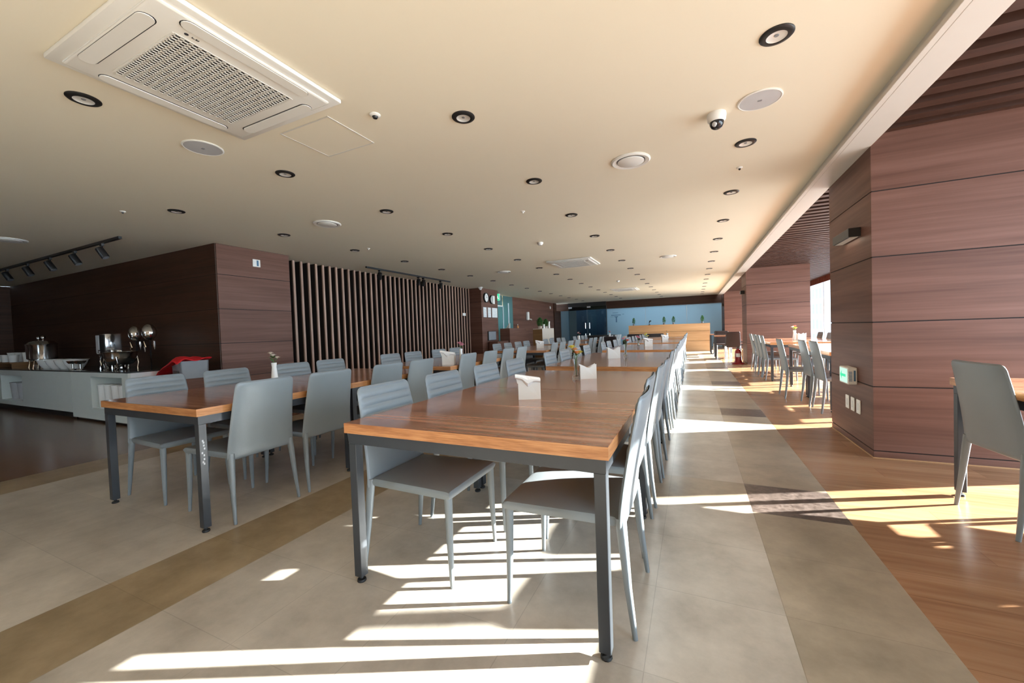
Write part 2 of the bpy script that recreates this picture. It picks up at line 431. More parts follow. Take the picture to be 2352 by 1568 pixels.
# double glass doors, slightly proud of the wall
for i, (x0, x1, hx) in enumerate(((-6.48, -5.42, -5.52), (-5.40, -4.34, -5.28))):
    d = MB().box(x0, x1, 21.86, 21.875, .02, 2.38).build('door_%d' % (i + 1), 'door_glass')
    struct(d, 'dark glass leaf of the far double door')
    h = MB().box(hx - .028, hx + .028, 21.80, 21.83, 1.12, 1.46, bev=.01).box(hx - .015, hx + .015, 21.8, 21.87, 1.15, 1.19).box(hx - .015, hx + .015, 21.8, 21.87, 1.39, 1.43)
    h.build('door_handle', 'chrome', d)
    MB().box(hx - .028, hx + .028, 21.80, 21.87, .70, .86, bev=.01).build('door_lock', 'chrome', d)
    MB().box(x0 + .0, x0 + .2, 21.84, 21.89, 2.3, 2.4, bev=.004).build('door_clamp', 'silver_plastic', d)
b = MB(); b.box(-6.5, -4.33, 21.83, 21.9, 2.385, ZC); b.box(-4.345, -4.325, 21.86, 22.0, 0, 2.38)
struct(b.build('door_frame', 'black'))
b = MB(); b.box(-6.5, -4.33, 23.6, 23.65, 0, 2.9); struct(b.build('wall_behind_doors', 'door_backing'))
# lettering on the blue glass
b = MB()
for x0, x1, z0, z1 in ((-4.02, -3.72, 1.93, 1.95), (-4.1, -3.58, 1.80, 1.835), (-3.50, -3.40, 1.84, 1.86), (-4.14, -3.98, 1.72, 1.735), (-3.95, -3.72, 1.72, 1.745), (-3.85, -3.79, 1.42, 1.72), (-3.9, -3.74, 1.70, 1.73)):
    b.box(x0, x1, 22.022, 22.0295, z0, z1)
tag(b.build('glass_lettering', 'frosted_ink'), 'small blue lettering with a T shape on frosted glass beside the doors', 'lettering')
# teal glass opening between the clock wall and the next wall
b = MB(); b.mt('teal_glass').box(-6.97, -6.955, 12.6, 14.2, .02, 2.12); o = struct(b.build('door_3'), 'teal glass door by the clock wall')
MB().box(-6.975, -6.93, 14.2, 14.26, 0, 2.16).box(-6.975, -6.93, 12.55, 14.26, 2.12, 2.16).build('door_frame', 'alu', o)
b = MB(); b.box(-6.97, -6.955, 14.3, 15.2, .02, 2.58); struct(b.build('window_5', 'teal_glass'), 'teal glass side pane')
b = MB(); b.box(-6.97, -6.955, 12.6, 14.2, 2.18, 2.58); struct(b.build('window_6', 'teal_glass'), 'teal glass fanlight')
b = MB(); b.box(-6.985, -6.94, 14.72, 14.80, 0, 2.3, bev=.004)
struct(b.build('trim_7', 'alu'))
# unseen area lights added behind the frosted glass, standing in for daylight
def area(name, loc, sx, sy, e, col, rot=(0, 0, 0)):
    l = bpy.data.lights.new(name, 'AREA'); l.shape = 'RECTANGLE'; l.size = sx; l.size_y = sy; l.energy = e; l.color = col
    o = bpy.data.objects.new(name, l); COL.objects.link(o); o.location = loc; o.rotation_euler = rot; return o
area('lobby_fill', (-1.5, 23.6, 2.85), 5, 1.6, 130, (.86, .94, 1))
area('corridor_fill', (-8.3, 13.9, 2.5), 1.2, 1.8, 130, (.8, 1, .95))

# window wall
YS = [16.28 - 2.54 * k for k in range(-2, 9)]
YW = -2.2  # solid wall up to here is unseen, added to cut light near the camera
b = MB(); b.box(XW, XW + .25, Y0, Y1, 2.5, 3.0); b.box(XW, XW + .2, Y0, YW, 0, 2.5); b.box(XW - .03, XW + .12, Y0, Y1, 0, .07)
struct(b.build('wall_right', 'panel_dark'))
b = MB()
y = Y0 + .05
while y < 21.2:
    b.box(XW - .05, XW - .035, y, y + .118, 2.40, 2.585); y += .127
struct(b.build('trim_valance', 'valance', weld=0), 'dark red vertical blind headers along the window top')
for i, y in enumerate(YS):
    if YW < y < 21.3:
        b = MB(); b.box(XW - .02, XW + .13, y - .03, y + .03, .07, 2.5, bev=.004)
        struct(b.build('trim_%d' % (10 + i), 'alu'))
for i in range(len(YS) - 1):
    a, c = YS[i + 1], YS[i]
    if c > YW and a < 21.3:
        a = max(a, YW); c = min(c, 21.35)
        b = MB(); b.box(XW + .05, XW + .062, a + .031, c - .031, .07, 2.5)
        struct(b.build('window_%d' % (10 + i), 'pane'))

# ------------------------------------------------------------------ outside
b = MB(); b.box(XW + .6, 140, -80, 160, -14.2, -14); struct(b.build('ground_street', 'ext_ground'))
def building(x, y, w, d, h, label):
    t = thing('office_building', label, 'building', (x, y, -14))
    MB().box(0, w, 0, d, 0, h).build('facade', 'ext_wall', t)
    MB().box(-.3, w + .3, -.3, d + .3, h, h + .8).build('roof_edge', 'alu', t)
    return t
building(24, 91, 22, 30, 40, 'pale blue office building, the left one seen through the window')
building(25, 60, 20, 24, 26, 'pale office building, the right one seen through the window')

# ------------------------------------------------------------------ chairs
def chair_parts(root, m='leather', legm=None):
    legm = legm or m
    # backrest: closed padded slab, ribbed on its front above the seat
    nu, nv = 12, 60
    Z0, Z1 = .385, .875
    def pt(u, v, side):
        z = Z0 + (Z1 - Z0) * v
        w = .222 - .030 * v
        if v > .93:
            q = (v - .93) / .07; w -= .028 * (1 - math.sqrt(max(0, 1 - q * q)))
        if v < .05: w -= .006 * (1 - v / .05)
        lean = -.238 - .012 * v - .062 * max(0, v - .12) ** 1.3 + .012 * (1 - v)
        T = .034 * (1 - .25 * v)
        e = math.sqrt(max(0., 1 - abs(u) ** 7)) * math.sqrt(max(0., 1 - abs(2 * v - 1) ** 26))
        x = lean - .012 * (1 - u * u) * v
        if side > 0:
            rib = 0.
            if v > .55:
                ph = (v - .55) / .083
                rib = .0085 * (abs(math.sin(PI * ph)) ** .55) - .004
                rib *= min(1, (1 - abs(u)) * 8)
            x += T * .5 * e + rib
        else: x -= T * .5 * e
        return Vector((x, u * w, z))
    b = MB()
    us = [-1, -.985, -.94, -.8, -.55, -.25, 0, .25, .55, .8, .94, .985, 1]
    g = {}
    for sd in (1, -1):
        for i, u in enumerate(us):
            for j in range(nv + 1): g[sd, i, j] = b.bm.verts.new(pt(u, j / nv, sd))
        for i in range(len(us) - 1):
            for j in range(nv):
                q = [g[sd, i, j], g[sd, i + 1, j], g[sd, i + 1, j + 1], g[sd, i, j + 1]]
                b._f(q if sd > 0 else q[::-1])
    b.build('backrest', m, root, smooth=True, weld=.0006)
    # seat: padded slab with a soft crown
    b = MB(); n = 14
    def sp(u, v, top):
        x = -.222 + .470 * (v + 1) / 2; w = .205 + .018 * (v + 1) / 2
        e = (max(0, 1 - abs(u) ** 40) * max(0, 1 - abs(v) ** 40)) ** .5
        e2 = (1 - u * u) * (1 - v * v)
        z = .418 + (.018 * e + .012 * e2 if top else -.026 * e)
        return Vector((x, u * w, z))
    ss = [-1, -.997, -.975, -.9, -.6, -.3, 0, .3, .6, .9, .975, .997, 1]
    g = {}
    for sd in (1, 0):
        for i, u in enumerate(ss):
            for j, v in enumerate(ss): g[sd, i, j] = b.bm.verts.new(sp(u, v, sd))
        for i in range(12):
            for j in range(12):
                q = [g[sd, i, j], g[sd, i + 1, j], g[sd, i + 1, j + 1], g[sd, i, j + 1]]
                b._f(q if sd else q[::-1])
    b.build('seat', m, root, smooth=True, weld=.0006)
    for sy in (-1, 1):
        MB().tube([(.226, sy * .2, .415), (.229, sy * .203, .2), (.236, sy * .208, 0)], [.019, .015, .0095], 10).build('leg', legm, root, smooth=True)
        MB().tube([(-.226, sy * .195, .43), (-.232, sy * .20, .36), (-.248, sy * .208, .18), (-.27, sy * .215, 0)], [.020, .0195, .0145, .0095], 10).build('leg', legm, root, smooth=True)
    return root
chair0 = chair_parts(thing('dining_chair', '', 'chair'))
used = []
def place_chair(x, y, rz, label, group, src=chair0, flag=used):
    rz += random.uniform(-.012, .012); x += random.uniform(-.006, .006)
    if not flag:
        src.location = (x, y, 0); src.rotation_euler = (0, 0, rz); src['label'] = label; src['group'] = group; flag.append(1); return src
    return dup(src, (x, y, 0), rz, label, group)

# ------------------------------------------------------------------ tables
TW, TD = 1.19, 1.143
def table_parts(t, w=TW, d=TD, scuff=False):
    b = MB(); z0, z1 = .695, .74
    # top: walnut face, orange-toned edge band
    b.mt('top').box(.0015, w - .0015, .0015, d - .0015, z0 + .002, z1)
    b.mt('edge').box(0, w, 0, d, z0, z1 - .0012)
    b.build('tabletop', None, t, weld=0)
    f = MB()
    i = .012
    for a in ((i, w - i, i, i + .03), (i, w - i, d - i - .03, d - i), (i, i + .03, i + .03, d - i - .03), (w - i - .03, w - i, i + .03, d - i - .03)):
        f.box(a[0], a[1], a[2], a[3], .645, z0)
    f.build('frame', 'steel', t, weld=0)
    for x in (i, w - i - .042):
        for y in (i, d - i - .042):
            l = MB().box(x, x + .042, y, y + .042, .028, .6449, bev=.002)
            if scuff and x > .5 and y < .2:
                l.mt('steel'); l.mt('scuff')
                for q in range(9):
                    zz = .40 + q * .018 + random.uniform(-.006, .006)
                    yq = y + .006 + random.random() * .016
                    l.box(x + .041, x + .0426, yq, yq + .008, zz, zz + .012)
                l.mats = ['steel', 'scuff']
            l = l.build('leg', 'steel', t)
            MB().lathe([(.019, 0), (.021, .004), (.019, .012), (.008, .014), (.008, .03)], 12, (x + .021, y + .021, 0)).build('foot', 'rubber', l, smooth=True)
    return t
tab0 = table_parts(thing('dining_table', '', 'table'))
tused = []
def place_table(x, y, label, group):
    if not tused:
        tab0.location = (x, y, 0); tab0['label'] = label; tab0['group'] = group; tused.append(1); return tab0
    return dup(tab0, (x, y, 0), 0, label, group)

NTH = ['nearest', 'second', 'third', 'fourth', 'farthest']
# centre row, five pairs of tables; x of the left table edge, front y
CROW = [(-1.45, 1.28), (-1.45, 3.97), (-1.45, 6.87), (-1.45, 9.77), (-1.45, 12.67)]
LROW = [(-3.82, 1.28), (-3.80, 3.88), (-3.76, 7.1), (-3.74, 10.1), (-3.72, 13.0)]
offs = (.36, .88, 1.50, 2.02)
def group_of(row, rowname, near, sides, nth=NTH, gname=None, skip=()):
    for gi, (x, y) in enumerate(row):
        for k in range(2):
            lab = 'square brown dining table, %s half of the %s table pair in the %s row' % (('near', 'far')[k], nth[gi], rowname)
            if gi == 0 and rowname == 'left' and k == 0:
                t = table_parts(thing('dining_table', 'square brown dining table with white scuffs on its near leg, nearest in the left row', 'table', (x, y, 0), 0, 'tables of the left row'), scuff=True)
            else: place_table(x, y + k * (TD + .003), lab, 'tables of the %s row' % rowname)
        for side, sx in (('left', -1), ('right', 1)):
            for q, o in enumerate(offs):
                if (gi, side, q) in skip: continue
                yy = y + o + random.uniform(-.02, .02)
                if side == 'left': xx, rz = x + .235, 0
                else: xx, rz = x + TW - .235, PI
                xx += random.uniform(-.015, .015)
                place_chair(xx, yy, rz, 'grey chair, %s along the %s side of the %s table pair, %s row' % (ORD[q], side, nth[gi], rowname), 'grey chairs of the %s row' % rowname)
group_of(CROW, 'centre', 1, 2)
group_of(LROW, 'left', 1, 2)
# window-side wing
def wing(x, y, nm, aisle, window):
    for k in range(2):
        place_table(x, y + k * (TD + .003), 'square brown table, %s half of the %s pair on the window side' % (('near', 'far')[k], nm), 'tables on the window side')
    for side, oo in (('aisle', aisle), ('window', window)):
        for q, (xx, yy) in enumerate(oo):
            place_chair(xx, yy, (.09 if (nm, q) == ('nearest', 3) else 0) if side == 'aisle' else PI, 'grey chair, %s along the %s side of the %s window-side table pair' % (ORD[q], side, nm), 'grey chairs on the window side')
wx = lambda x, y, oo: [(x + TW - .24, y + o) for o in oo]
wing(1.47, 1.12, 'nearest', [(1.69, 1.42), (1.72, 1.80), (1.72, 2.46), (1.70, 3.015)], wx(1.47, 1.12, (.36, .9, 1.45, 2.0)))
wing(1.50, 5.94, 'middle', [(1.66, 6.05), (1.64, 6.50), (1.47, 7.08)], wx(1.5, 5.94, (.5, 1.4, 1.95)))
wing(1.33, 8.86, 'far', [(1.54, 9.19), (1.54, 9.72), (1.54, 10.2), (1.54, 10.86)], wx(1.33, 8.86, (.7, 1.25, 1.95)))
# far right: two small square tables with dark brown chairs
bch0 = chair_parts(thing('brown_chair', '', 'chair'), 'leather_brown', 'chrome')
bused = []
st0 = None
def small_table(x, y, label):
    t = thing('small_square_table', label, 'table', (x, y, 0), 0, 'small square tables')
    MB().mt('top').box(-.35, .35, -.35, .35, .71, .745, bev=.004).build('tabletop', None, t)
    for sx in (-1, 1):
        for sy in (-1, 1): MB().box(sx * .33 - .02, sx * .33 + .02, sy * .33 - .02, sy * .33 + .02, 0, .7099).build('leg', 'steel', t)
    return t
small_table(1.0, 14.9, 'small square table among the dark brown chairs, the nearer one')
small_table(.95, 17.3, 'small square table among the dark brown chairs, the farther one')
for x, y, rz, lb in ((1.12, 14.2, PI / 2, 'dark brown chair with chrome legs turned away from the camera, nearest by the extinguisher'),
                     (.95, 15.62, -PI / 2, 'dark brown chair behind the nearer small table, facing the camera'),
                     (1.60, 14.9, PI, 'dark brown chair at the window side of the nearer small table'),
                     (.9, 16.6, PI / 2, 'dark brown chair before the farther small table'),
                     (1.55, 17.3, PI, 'dark brown chair at the window side of the farther small table')):
    place_chair(x, y, rz, lb, 'dark brown chairs by the reception desk', bch0, bused)
place_chair(-2.2, 12.1, PI / 2 - .2, 'dark brown chair standing between the left and centre rows', 'dark brown chairs by the reception desk', bch0, bused)

# ------------------------------------------------------------------ ceiling fittings
dl = thing('downlight', '', 'downlight', group='recessed downlights')
MB().lathe([(.046, -.0006), (.0475, -.012), (.052, -.0135), (.073, -.009), (.078, -.004), (.078, -.0003)], 36, cap=False).build('rim', 'black', dl, smooth=True)
MB().lathe([(.0468, -.0105), (.040, -.007), (.026, -.0035), (.0001, -.0025)], 28, cap=False).build('reflector', 'reflector', dl, smooth=True)
MB().lathe([(.011, -.0034), (.010, -.0062), (.0001, -.007)], 16, cap=False).build('bulb', 'grey_plastic', dl, smooth=True)
first = True
RX = {.42: 'beam', -1.39: 'centre', -3.26: 'left', -5.2: 'wall'}
RN = {.42: 'beside the white beam', -1.39: 'second from the white beam', -3.26: 'third from the white beam', -5.2: 'nearest the slat wall'}
st = {.42: 2.45, -1.39: 2.34, -3.26: 1.10, -5.2: 2.45}
for x in RX:
    y = st[x]; i = 0
    while y < 21.2:
        lab = 'black-rimmed round downlight, %s from the camera in the row %s' % (ORD[i] if i < 16 else 'last', RN[x])
        zz = ZC - .0005
        if first: dl.location = (x, y, zz); dl['label'] = lab; first = False
        else: dup(dl, (x, y, zz), random.uniform(0, 6), lab)
        y += (1.31 if x > -1.5 else 1.27) * (1 + .0); i += 1
# the recess behind each downlight: ceiling is pierced visually by the black rim, reflector sits just inside it
for o in list(COL.objects):
    if o.name.startswith('downlight'): o.location.z = ZC
for m_n, dz in (('rim', 0), ('reflector', 0), ('bulb', 0)): pass

def cassette(x0, y0, s, label, detail=True):
    t = thing('ceiling_air_conditioner', label, 'air conditioner', (x0 + s / 2, y0 + s / 2, ZC), 0)
    h = s / 2
    b = MB(); b.box(-h, h, -h, h, -.028, -.0003, bev=.012, seg=2)
    b.box(-h + .05, h - .05, -h + .05, h - .05, -.040, -.026, bev=.011, seg=3)
    b.build('panel', 'ac_white', t, smooth=True)
    g = .29
    b = MB(); b.box(-g, g, -g, g, -.0415, -.0402); b.build('grille_shade', 'dark_void', t)  # flat dark plate painting the shade behind the grille bars
    b = MB()
    n = 16
    for i in range(n + 1):
        q = -g + 2 * g * i / n
        b.box(-g, g, q - .0078, q + .0078, -.0450, -.0420)
    for i in range(27):
        q = -g + 2 * g * i / 26
        b.box(q - .0032, q + .0032, -g, g, -.0450, -.0420)
    b.build('grille', 'ac_white', t, weld=0)
    for k in range(4):
        a = k * PI / 2
        R = Matrix.Rotation(a, 4, 'Z')
        l = MB().mt('black')
        pr = []
        def slot(bm, r, hw, hl, z0, z1):
            pts = []
            for sx in (1, -1):
                for q in range(9):
                    an = (q / 8 - .5) * PI
                    px = sx * (hl - hw) + sx * hw * math.cos(an); py = r + sx * hw * math.sin(an)
                    pts.append((px, py))
            lo = [bm.bm.verts.new(R @ Vector((p[0], p[1], z0))) for p in pts]; hi = [bm.bm.verts.new(R @ Vector((p[0], p[1], z1))) for p in pts]
            bm._f(lo[::-1]); bm._f(hi)
            for q in range(len(pts)): bm._f([lo[q], lo[(q + 1) % len(pts)], hi[(q + 1) % len(pts)], hi[q]])
        slot(l, h - .095, .036, .315, -.0412, -.0390)
        l.mt('ac_white'); slot(l, h - .0925, .0325, .311, -.0455, -.0400)
        l.build('louver', None, t, smooth=False)
    # round maker's badge and letters beside the grille
    b = MB().lathe([(.0085, -.0418), (.0085, -.0405)], 20, (g + .035, -g + .03, 0))
    for bx, by, w_, h_ in ((g + .030, -g + .052, .004, .012), (g + .030, -g + .052, .010, .003), (g + .030, -g + .068, .004, .012), (g + .030, -g + .068, .010, .003), (g + .037, -g + .068, .003, .006), (g + .030, -g + .078, .010, .003)):
        b.box(bx, bx + w_, by, by + h_, -.0418, -.0405)
    b.build('badge', 'ink', t)
    b = MB().box(-g - .075, -g - .068, -.03, .04, -.0412, -.0399); b.build('indicator_window', 'grey_plastic', t)
    return t
cassette(-2.915, .845, .97, 'square white four-way air conditioner in the ceiling, nearest to the camera')
cassette(-2.83, 7.98, .96, 'square white ceiling air conditioner, the middle one over the tables')
cassette(-2.83, 15.1, .96, 'square white ceiling air conditioner, the farthest one')

def disc_speaker(x, y, label):
    t = thing('ceiling_speaker', label, 'speaker', (x, y, ZC), 0, 'round ceiling speakers')
    MB().lathe([(.128, 0), (.130, -.005), (.122, -.009), (.118, -.007)], 40, cap=False).build('rim', 'white', t, smooth=True)
    MB().lathe([(.0001, -.0085), (.118, -.0065), (.118, -.004), (.0001, -.004)], 40).build('mesh_cover', 'silver_plastic', t, smooth=True)
    MB().box(-.012, .012, -.008, .008, -.0105, -.0075).build('badge', 'grey_plastic', t)
disc_speaker(-3.335, 1.765, 'flat round grey ceiling speaker left of the access hatch')
disc_speaker(.43, 3.09, 'flat round grey ceiling speaker beside the dome camera')
def vent(x, y, label):
    t = thing('round_air_vent', label, 'vent', (x, y, ZC), 0, 'round ceiling vents')
    MB().lathe([(.165, 0), (.168, -.006), (.155, -.016), (.128, -.012), (.120, -.0015), ], 40, cap=False).build('ring', 'white', t, smooth=True)
    MB().lathe([(.122, -.001), (.122, -.002), (.0001, -.002), ], 40).build('throat', 'grey_plastic', t)
    MB().lathe([(.112, -.010), (.112, -.016), (.104, -.020), (.0001, -.024)], 40).build('disc', 'white', t, smooth=True)
vent(-.47, 3.64, 'round white ceiling vent, the nearest right of the middle')
vent(-4.25, 3.64, 'round white ceiling vent, before the slat wall')
vent(-8.33, 2.0, 'round white ceiling vent above the buffet at the left edge')
vent(-4.2, 8.74, 'round white ceiling vent, far one near the track lights')
vent(-.45, 8.98, 'round white ceiling vent, far one toward the beam')
def little(name, x, y, label, r=.022, r2=.03, dark=True, cat='sensor'):
    t = thing(name, label, cat, (x, y, ZC), 0)
    MB().lathe([(r2, 0), (r2, -.004), (r2 * .8, -.010), (r * .8, -.012)], 20).build('base', 'white', t, smooth=True)
    MB().lathe([(r * .7, -.010), (r * .5, -.024), (.0001, -.028)], 16).build('sensor_tip', 'black' if dark else 'white', t, smooth=True)
little('fire_detector', -1.89, 2.04, 'small white round detector beside the big air conditioner', .028, .036)
little('sprinkler_head', .43, 4.32, 'small sprinkler in the ceiling, right side beyond the downlight', .016, .026, cat='sprinkler')
little('sprinkler_head', -1.87, 4.49, 'small sprinkler in the middle of the ceiling', .016, .026, False, cat='sprinkler')
little('sprinkler_head', -5.67, 2.17, 'small sprinkler in the ceiling toward the buffet', .016, .026, cat='sprinkler')
little('sprinkler_head', -4.9, 5.0, 'small sprinkler in the ceiling near the panelled block', .016, .026, False, cat='sprinkler')
little('recessed_spot', 2.0, 13.6, 'tiny pale spot light in the slatted ceiling before the second pillar', .03, .05, False, cat='spotlight')
for o in [q for q in COL.objects if q.name == 'recessed_spot']: o.location.z = 2.585
def smoke(x, y, label):
    t = thing('smoke_detector', label, 'smoke detector', (x, y, ZC), 0)
    MB().lathe([(.05, 0), (.05, -.018), (.042, -.03)], 24).build('base', 'white', t, smooth=True)
    MB().lathe([(.04, -.03), (.03, -.045), (.0001, -.048)], 24).build('sensor_cap', 'ceramic', t, smooth=True)
smoke(-2.3, 6.23, 'white smoke detector before the middle air conditioner')
smoke(-2.1, 12.6, 'white smoke detector far down the ceiling')
# dome camera
t = thing('dome_camera', 'white dome security camera with dark lens on the ceiling', 'camera', (.18, 3.15, ZC))
MB().lathe([(.060, 0), (.062, -.012), (.058, -.045), (.047, -.058)], 32).build('housing', 'white', t, smooth=True)
d = MB().lathe([(.046, -.056), (.044, -.075), (.034, -.094), (.018, -.104), (.0001, -.107)], 32).build('dome', 'screen', t, smooth=True)
MB().ball((-.012, -.025, -.078), .02, 12).build('lens', 'silver_plastic', d, smooth=True)
t = thing('dome_camera', 'tiny white dome camera at the ceiling edge above the clock wall', 'camera', (-6.25, 11.2, ZC))
MB().lathe([(.07, 0), (.07, -.03), (.05, -.05)], 20).build('housing', 'white', t, smooth=True)
MB().lathe([(.05, -.05), (.035, -.085), (.0001, -.1)], 20).build('dome', 'ceramic', t, smooth=True)
# hatch
b = MB(); x0, x1, y0, y1 = -2.65, -2.17, 1.90, 2.32; w = .008
for a in ((x0, x1, y0, y0 + w), (x0, x1, y1 - w, y1), (x0, x0 + w, y0 + w, y1 - w), (x1 - w, x1, y0 + w, y1 - w)): b.box(*a, ZC - .005, ZC - .0003)
t = thing('access_hatch', 'square ceiling access hatch outlined by a thin frame', 'hatch', (0, 0, 0))
b.build('hatch_frame', 'fascia', t); MB().box(x0 + w, x1 - w, y0 + w, y1 - w, ZC - .003, ZC - .0003).build('hatch_door', 'ceiling', t)
# track lights
def track(name, p0, p1, heads, label, aim, big):
    t = thing('lighting_track', label, 'track', ((p0[0] + p1[0]) / 2, (p0[1] + p1[1]) / 2, ZC))
    lx, ly = (p1[0] - p0[0]) / 2, (p1[1] - p0[1]) / 2
    MB().box(-abs(lx) - .018, abs(lx) + .018, -abs(ly) - .018, abs(ly) + .018, -.034, -.0003).build('rail', 'black', t)
    for i, (hx, hy) in enumerate(heads):
        s = thing('track_spotlight', '%s %s' % (ORD[i].replace('first', 'black track spotlight, first') if i == 0 else 'black track spotlight, ' + ORD[i], big), 'spotlight', (hx, hy, ZC - .034), 0, 'track spotlights')
        MB().box(-.03, .03, -.015, .015, -.03, 0).tube([(0, 0, -.03), (0, 0, -.07)], .012, 8).build('adapter', 'black', s)
        dx, dy = aim
        d = Vector((dx, dy, -1)).normalized(); c = Vector((0, 0, -.125))
        MB().tube([c - d * .075, c - d * .07, c + d * .075, c + d * .082], [.038, .046, .046, .043], 20).build('lamp_head', 'black', s, smooth=True)
        MB().tube([c + d * .0825, c + d * .084], [.038, .038], 20).build('lens', 'grey_plastic', s)
track('a', (-7.03, 2.64), (-12.5, 2.64), [(-7.55, 2.64), (-8.42, 2.64), (-9.33, 2.64), (-10.25, 2.64), (-11.2, 2.64), (-12.1, 2.64)], 'black lighting track above the buffet counter', (.45, .35), 'from the right on the track above the buffet')
track('b', (-6.2, 6.25), (-6.2, 9.35), [(-6.2, 6.62), (-6.2, 7.95), (-6.2, 8.15), (-6.2, 8.9)], 'black lighting track before the slat wall', (-.5, .3), 'from the near end on the track before the slats')

# ------------------------------------------------------------------ wall fittings
t = thing('wall_light', 'black box wall light high on the near right pillar', 'wall light', (1.31, 4.5, 1.87))
MB().box(-.085, -.0003, -.21, .21, -.035, .04, bev=.003).build('housing', 'black', t)
MB().box(-.07, -.015, -.19, .19, -.0385, -.0352).build('diffuser', 'white', t)
l_ = area('wall_lamp', (1.27, 4.5, 1.828), .05, .36, .12, (1, .85, .65))
t = thing('exit_light', 'white box with green lit arrow face on the near right pillar', 'emergency light', (1.31, 4.52, .625))
MB().box(-.068, -.0003, -.11, .11, -.075, .075, bev=.006).build('housing', 'white', t)
MB().box(-.0705, -.0682, -.098, .09, -.062, .062).build('lit_face', 'exit_pale', t)
b = MB().mt('exit_green').box(-.0717, -.0706, -.065, .035, -.012, .012)
b.quad((-.0712, .035, -.042), (-.0712, .035, .042), (-.0712, .078, 0)); b.build('arrow', None, t)
b = MB()
for q in range(7): b.box(-.062 + .002 * (q % 2), -.036, -.1112, -.1102, -.045 + q * .013, -.039 + q * .013)
b.box(-.026, -.012, -.1112, -.1102, -.045, .05); b.build('text_lines', 'ink_blue', t, weld=0)
for i, (y, lb) in enumerate(((4.65, 'farthest'), (4.515, 'middle'), (4.38, 'nearest'))):
    t = thing('wall_socket', 'cream wall socket plate low on the pillar, %s of three' % lb, 'socket', (1.31, y, .36), 0, 'socket plates')
    MB().box(-.008, -.0003, -.043, .043, -.062, .062, bev=.003).build('plate', 'white', t)
    MB().box(-.0095, -.0082, -.018, .018, -.03, .03).build('socket_face', 'ceramic', t)
t = thing('wall_plate', 'small white thermostat plate high on the panelled block', 'thermostat', (-6.43, 4.085, 2.38))
MB().box(.0003, .016, -.06, .06, -.06, .06, bev=.003).build('plate', 'white', t)
MB().box(.0162, .018, .0, .03, -.045, .045).build('blue_strip', 'ink_blue', t)
MB().box(.0162, .018, -.045, -.01, .0, .03).build('button', 'ceramic', t)
t = thing('wall_plate', 'small cream plate on the slat wall near the clocks', 'plate', (-6.745, 10.93, 1.73))
MB().box(.0, .012, -.09, .09, -.045, .045, bev=.003).build('plate', 'white', t)
MB().box(.0122, .015, -.02, .02, -.02, .02).build('button', 'ceramic', t)
# clocks and notices on the clock wall (face at x=-6.33)
def clock(y, z, r, label):
    t = thing('wall_clock', label, 'clock', (-6.33, y, z))
    R = Matrix.Rotation(PI / 2, 4, 'Y')
    MB().lathe([(r, .0003), (r, .05), (r * .86, .055), (r * .84, .03)], 36, Mx=R, cap=False).build('case', 'black', t, smooth=True)
    MB().lathe([(r * .86, .028), (r * .86, .034)], 36, Mx=R).build('dial', 'white', t)
    MB().box(.0345, .037, -.006, .006, 0, r * .55).box(.0345, .037, 0, r * .62, -.005, .005).build('hands', 'ink', t)
clock(11.66, 2.29, .165, 'black-rimmed round white clock, the left of two')
clock(12.08, 2.25, .155, 'second round clock, cut by its white cover, beside the first clock')
t = [o for o in COL.objects if o.get('label', '').startswith('second round clock')][0]
MB().box(.056, .062, -.02, .15, -.15, .13).build('cover', 'white', t)
for y0, y1, lb in ((11.46, 11.69, 'left'), (11.78, 12.0, 'middle'), (12.08, 12.48, 'right and widest')):
    t = thing('framed_notice', 'white paper notice under the clocks, the %s one' % lb, 'notice', (-6.33, (y0 + y1) / 2, 1.80), 0, 'paper notices')
    w = (y1 - y0) / 2
    MB().box(.0003, .012, -w, w, -.17, .17).build('frame', 'silver_plastic', t)
    MB().box(.0122, .0135, -w + .015, w - .015, -.155, .155).build('paper', 'paper', t)
    b = MB()
    for q in range(9): b.box(.0137, .0142, -w + .04, w - .04 - .03 * (q % 3), -.125 + q * .03, -.121 + q * .03)
    b.build('text_lines', 'ink_blue', t, weld=0)
t = thing('exit_sign', 'green lit exit sign hanging beside the clock wall', 'exit sign', (-6.42, 12.75, 2.38))
MB().box(-.09, .09, -.02, .02, -.13, .13, bev=.004).build('housing', 'white', t)
MB().box(-.08, .08, -.0225, -.0202, -.12, .12).build('lit_face', 'exit_green', t)
MB().mt('exit_white').lathe([(.0001, -.004), (.017, 0), (.0001, .004)], 10, (0, -.024, .06)).box(-.02, .02, -.0242, -.0227, -.02, .04).box(-.05, -.01, -.0242, -.0227, -.07, -.045).box(.01, .05, -.0242, -.0227, -.05, -.03).build('running_figure', None, t)
MB().tube([(0, 0, .13), (0, 0, .22)], .006, 6).build('hanger', 'black', t)
t = thing('soap_dispenser', 'white wall-mounted dispenser on the brown wall beyond the glass door', 'dispenser', (-7.0, 16.85, 1.8))
MB().box(.0003, .1, -.1, .1, -.18, .2, bev=.02).build('body', 'white', t); MB().tube([(.05, .02, -.14), (.2, .06, -.15), (.22, .06, -.19)], .025, 8).build('spout', 'white', t)
t = thing('wall_sensor', 'tiny white sensor on the wall above the beige counter', 'sensor', (-7.0, 20.1, 2.33))
MB().box(.0003, .05, -.06, .06, -.07, .07, bev=.015).build('body', 'white', t); MB().ball((.05, 0, 0), .03, 10).build('lens', 'ceramic', t)
t = thing('pillar_speaker', 'small black speaker on the side of the far pillar', 'speaker', (1.31, 20.6, 2.0))
MB().box(-.08, -.0003, -.06, .06, -.06, .06, bev=.01).build('body', 'black', t); MB().box(-.085, -.081, -.04, .04, -.04, .04).build('front_mesh', 'grey_plastic', t)
t = thing('pillar_speaker', 'small black speaker on the side of the second pillar', 'speaker', (1.31, 12.6, 1.98))
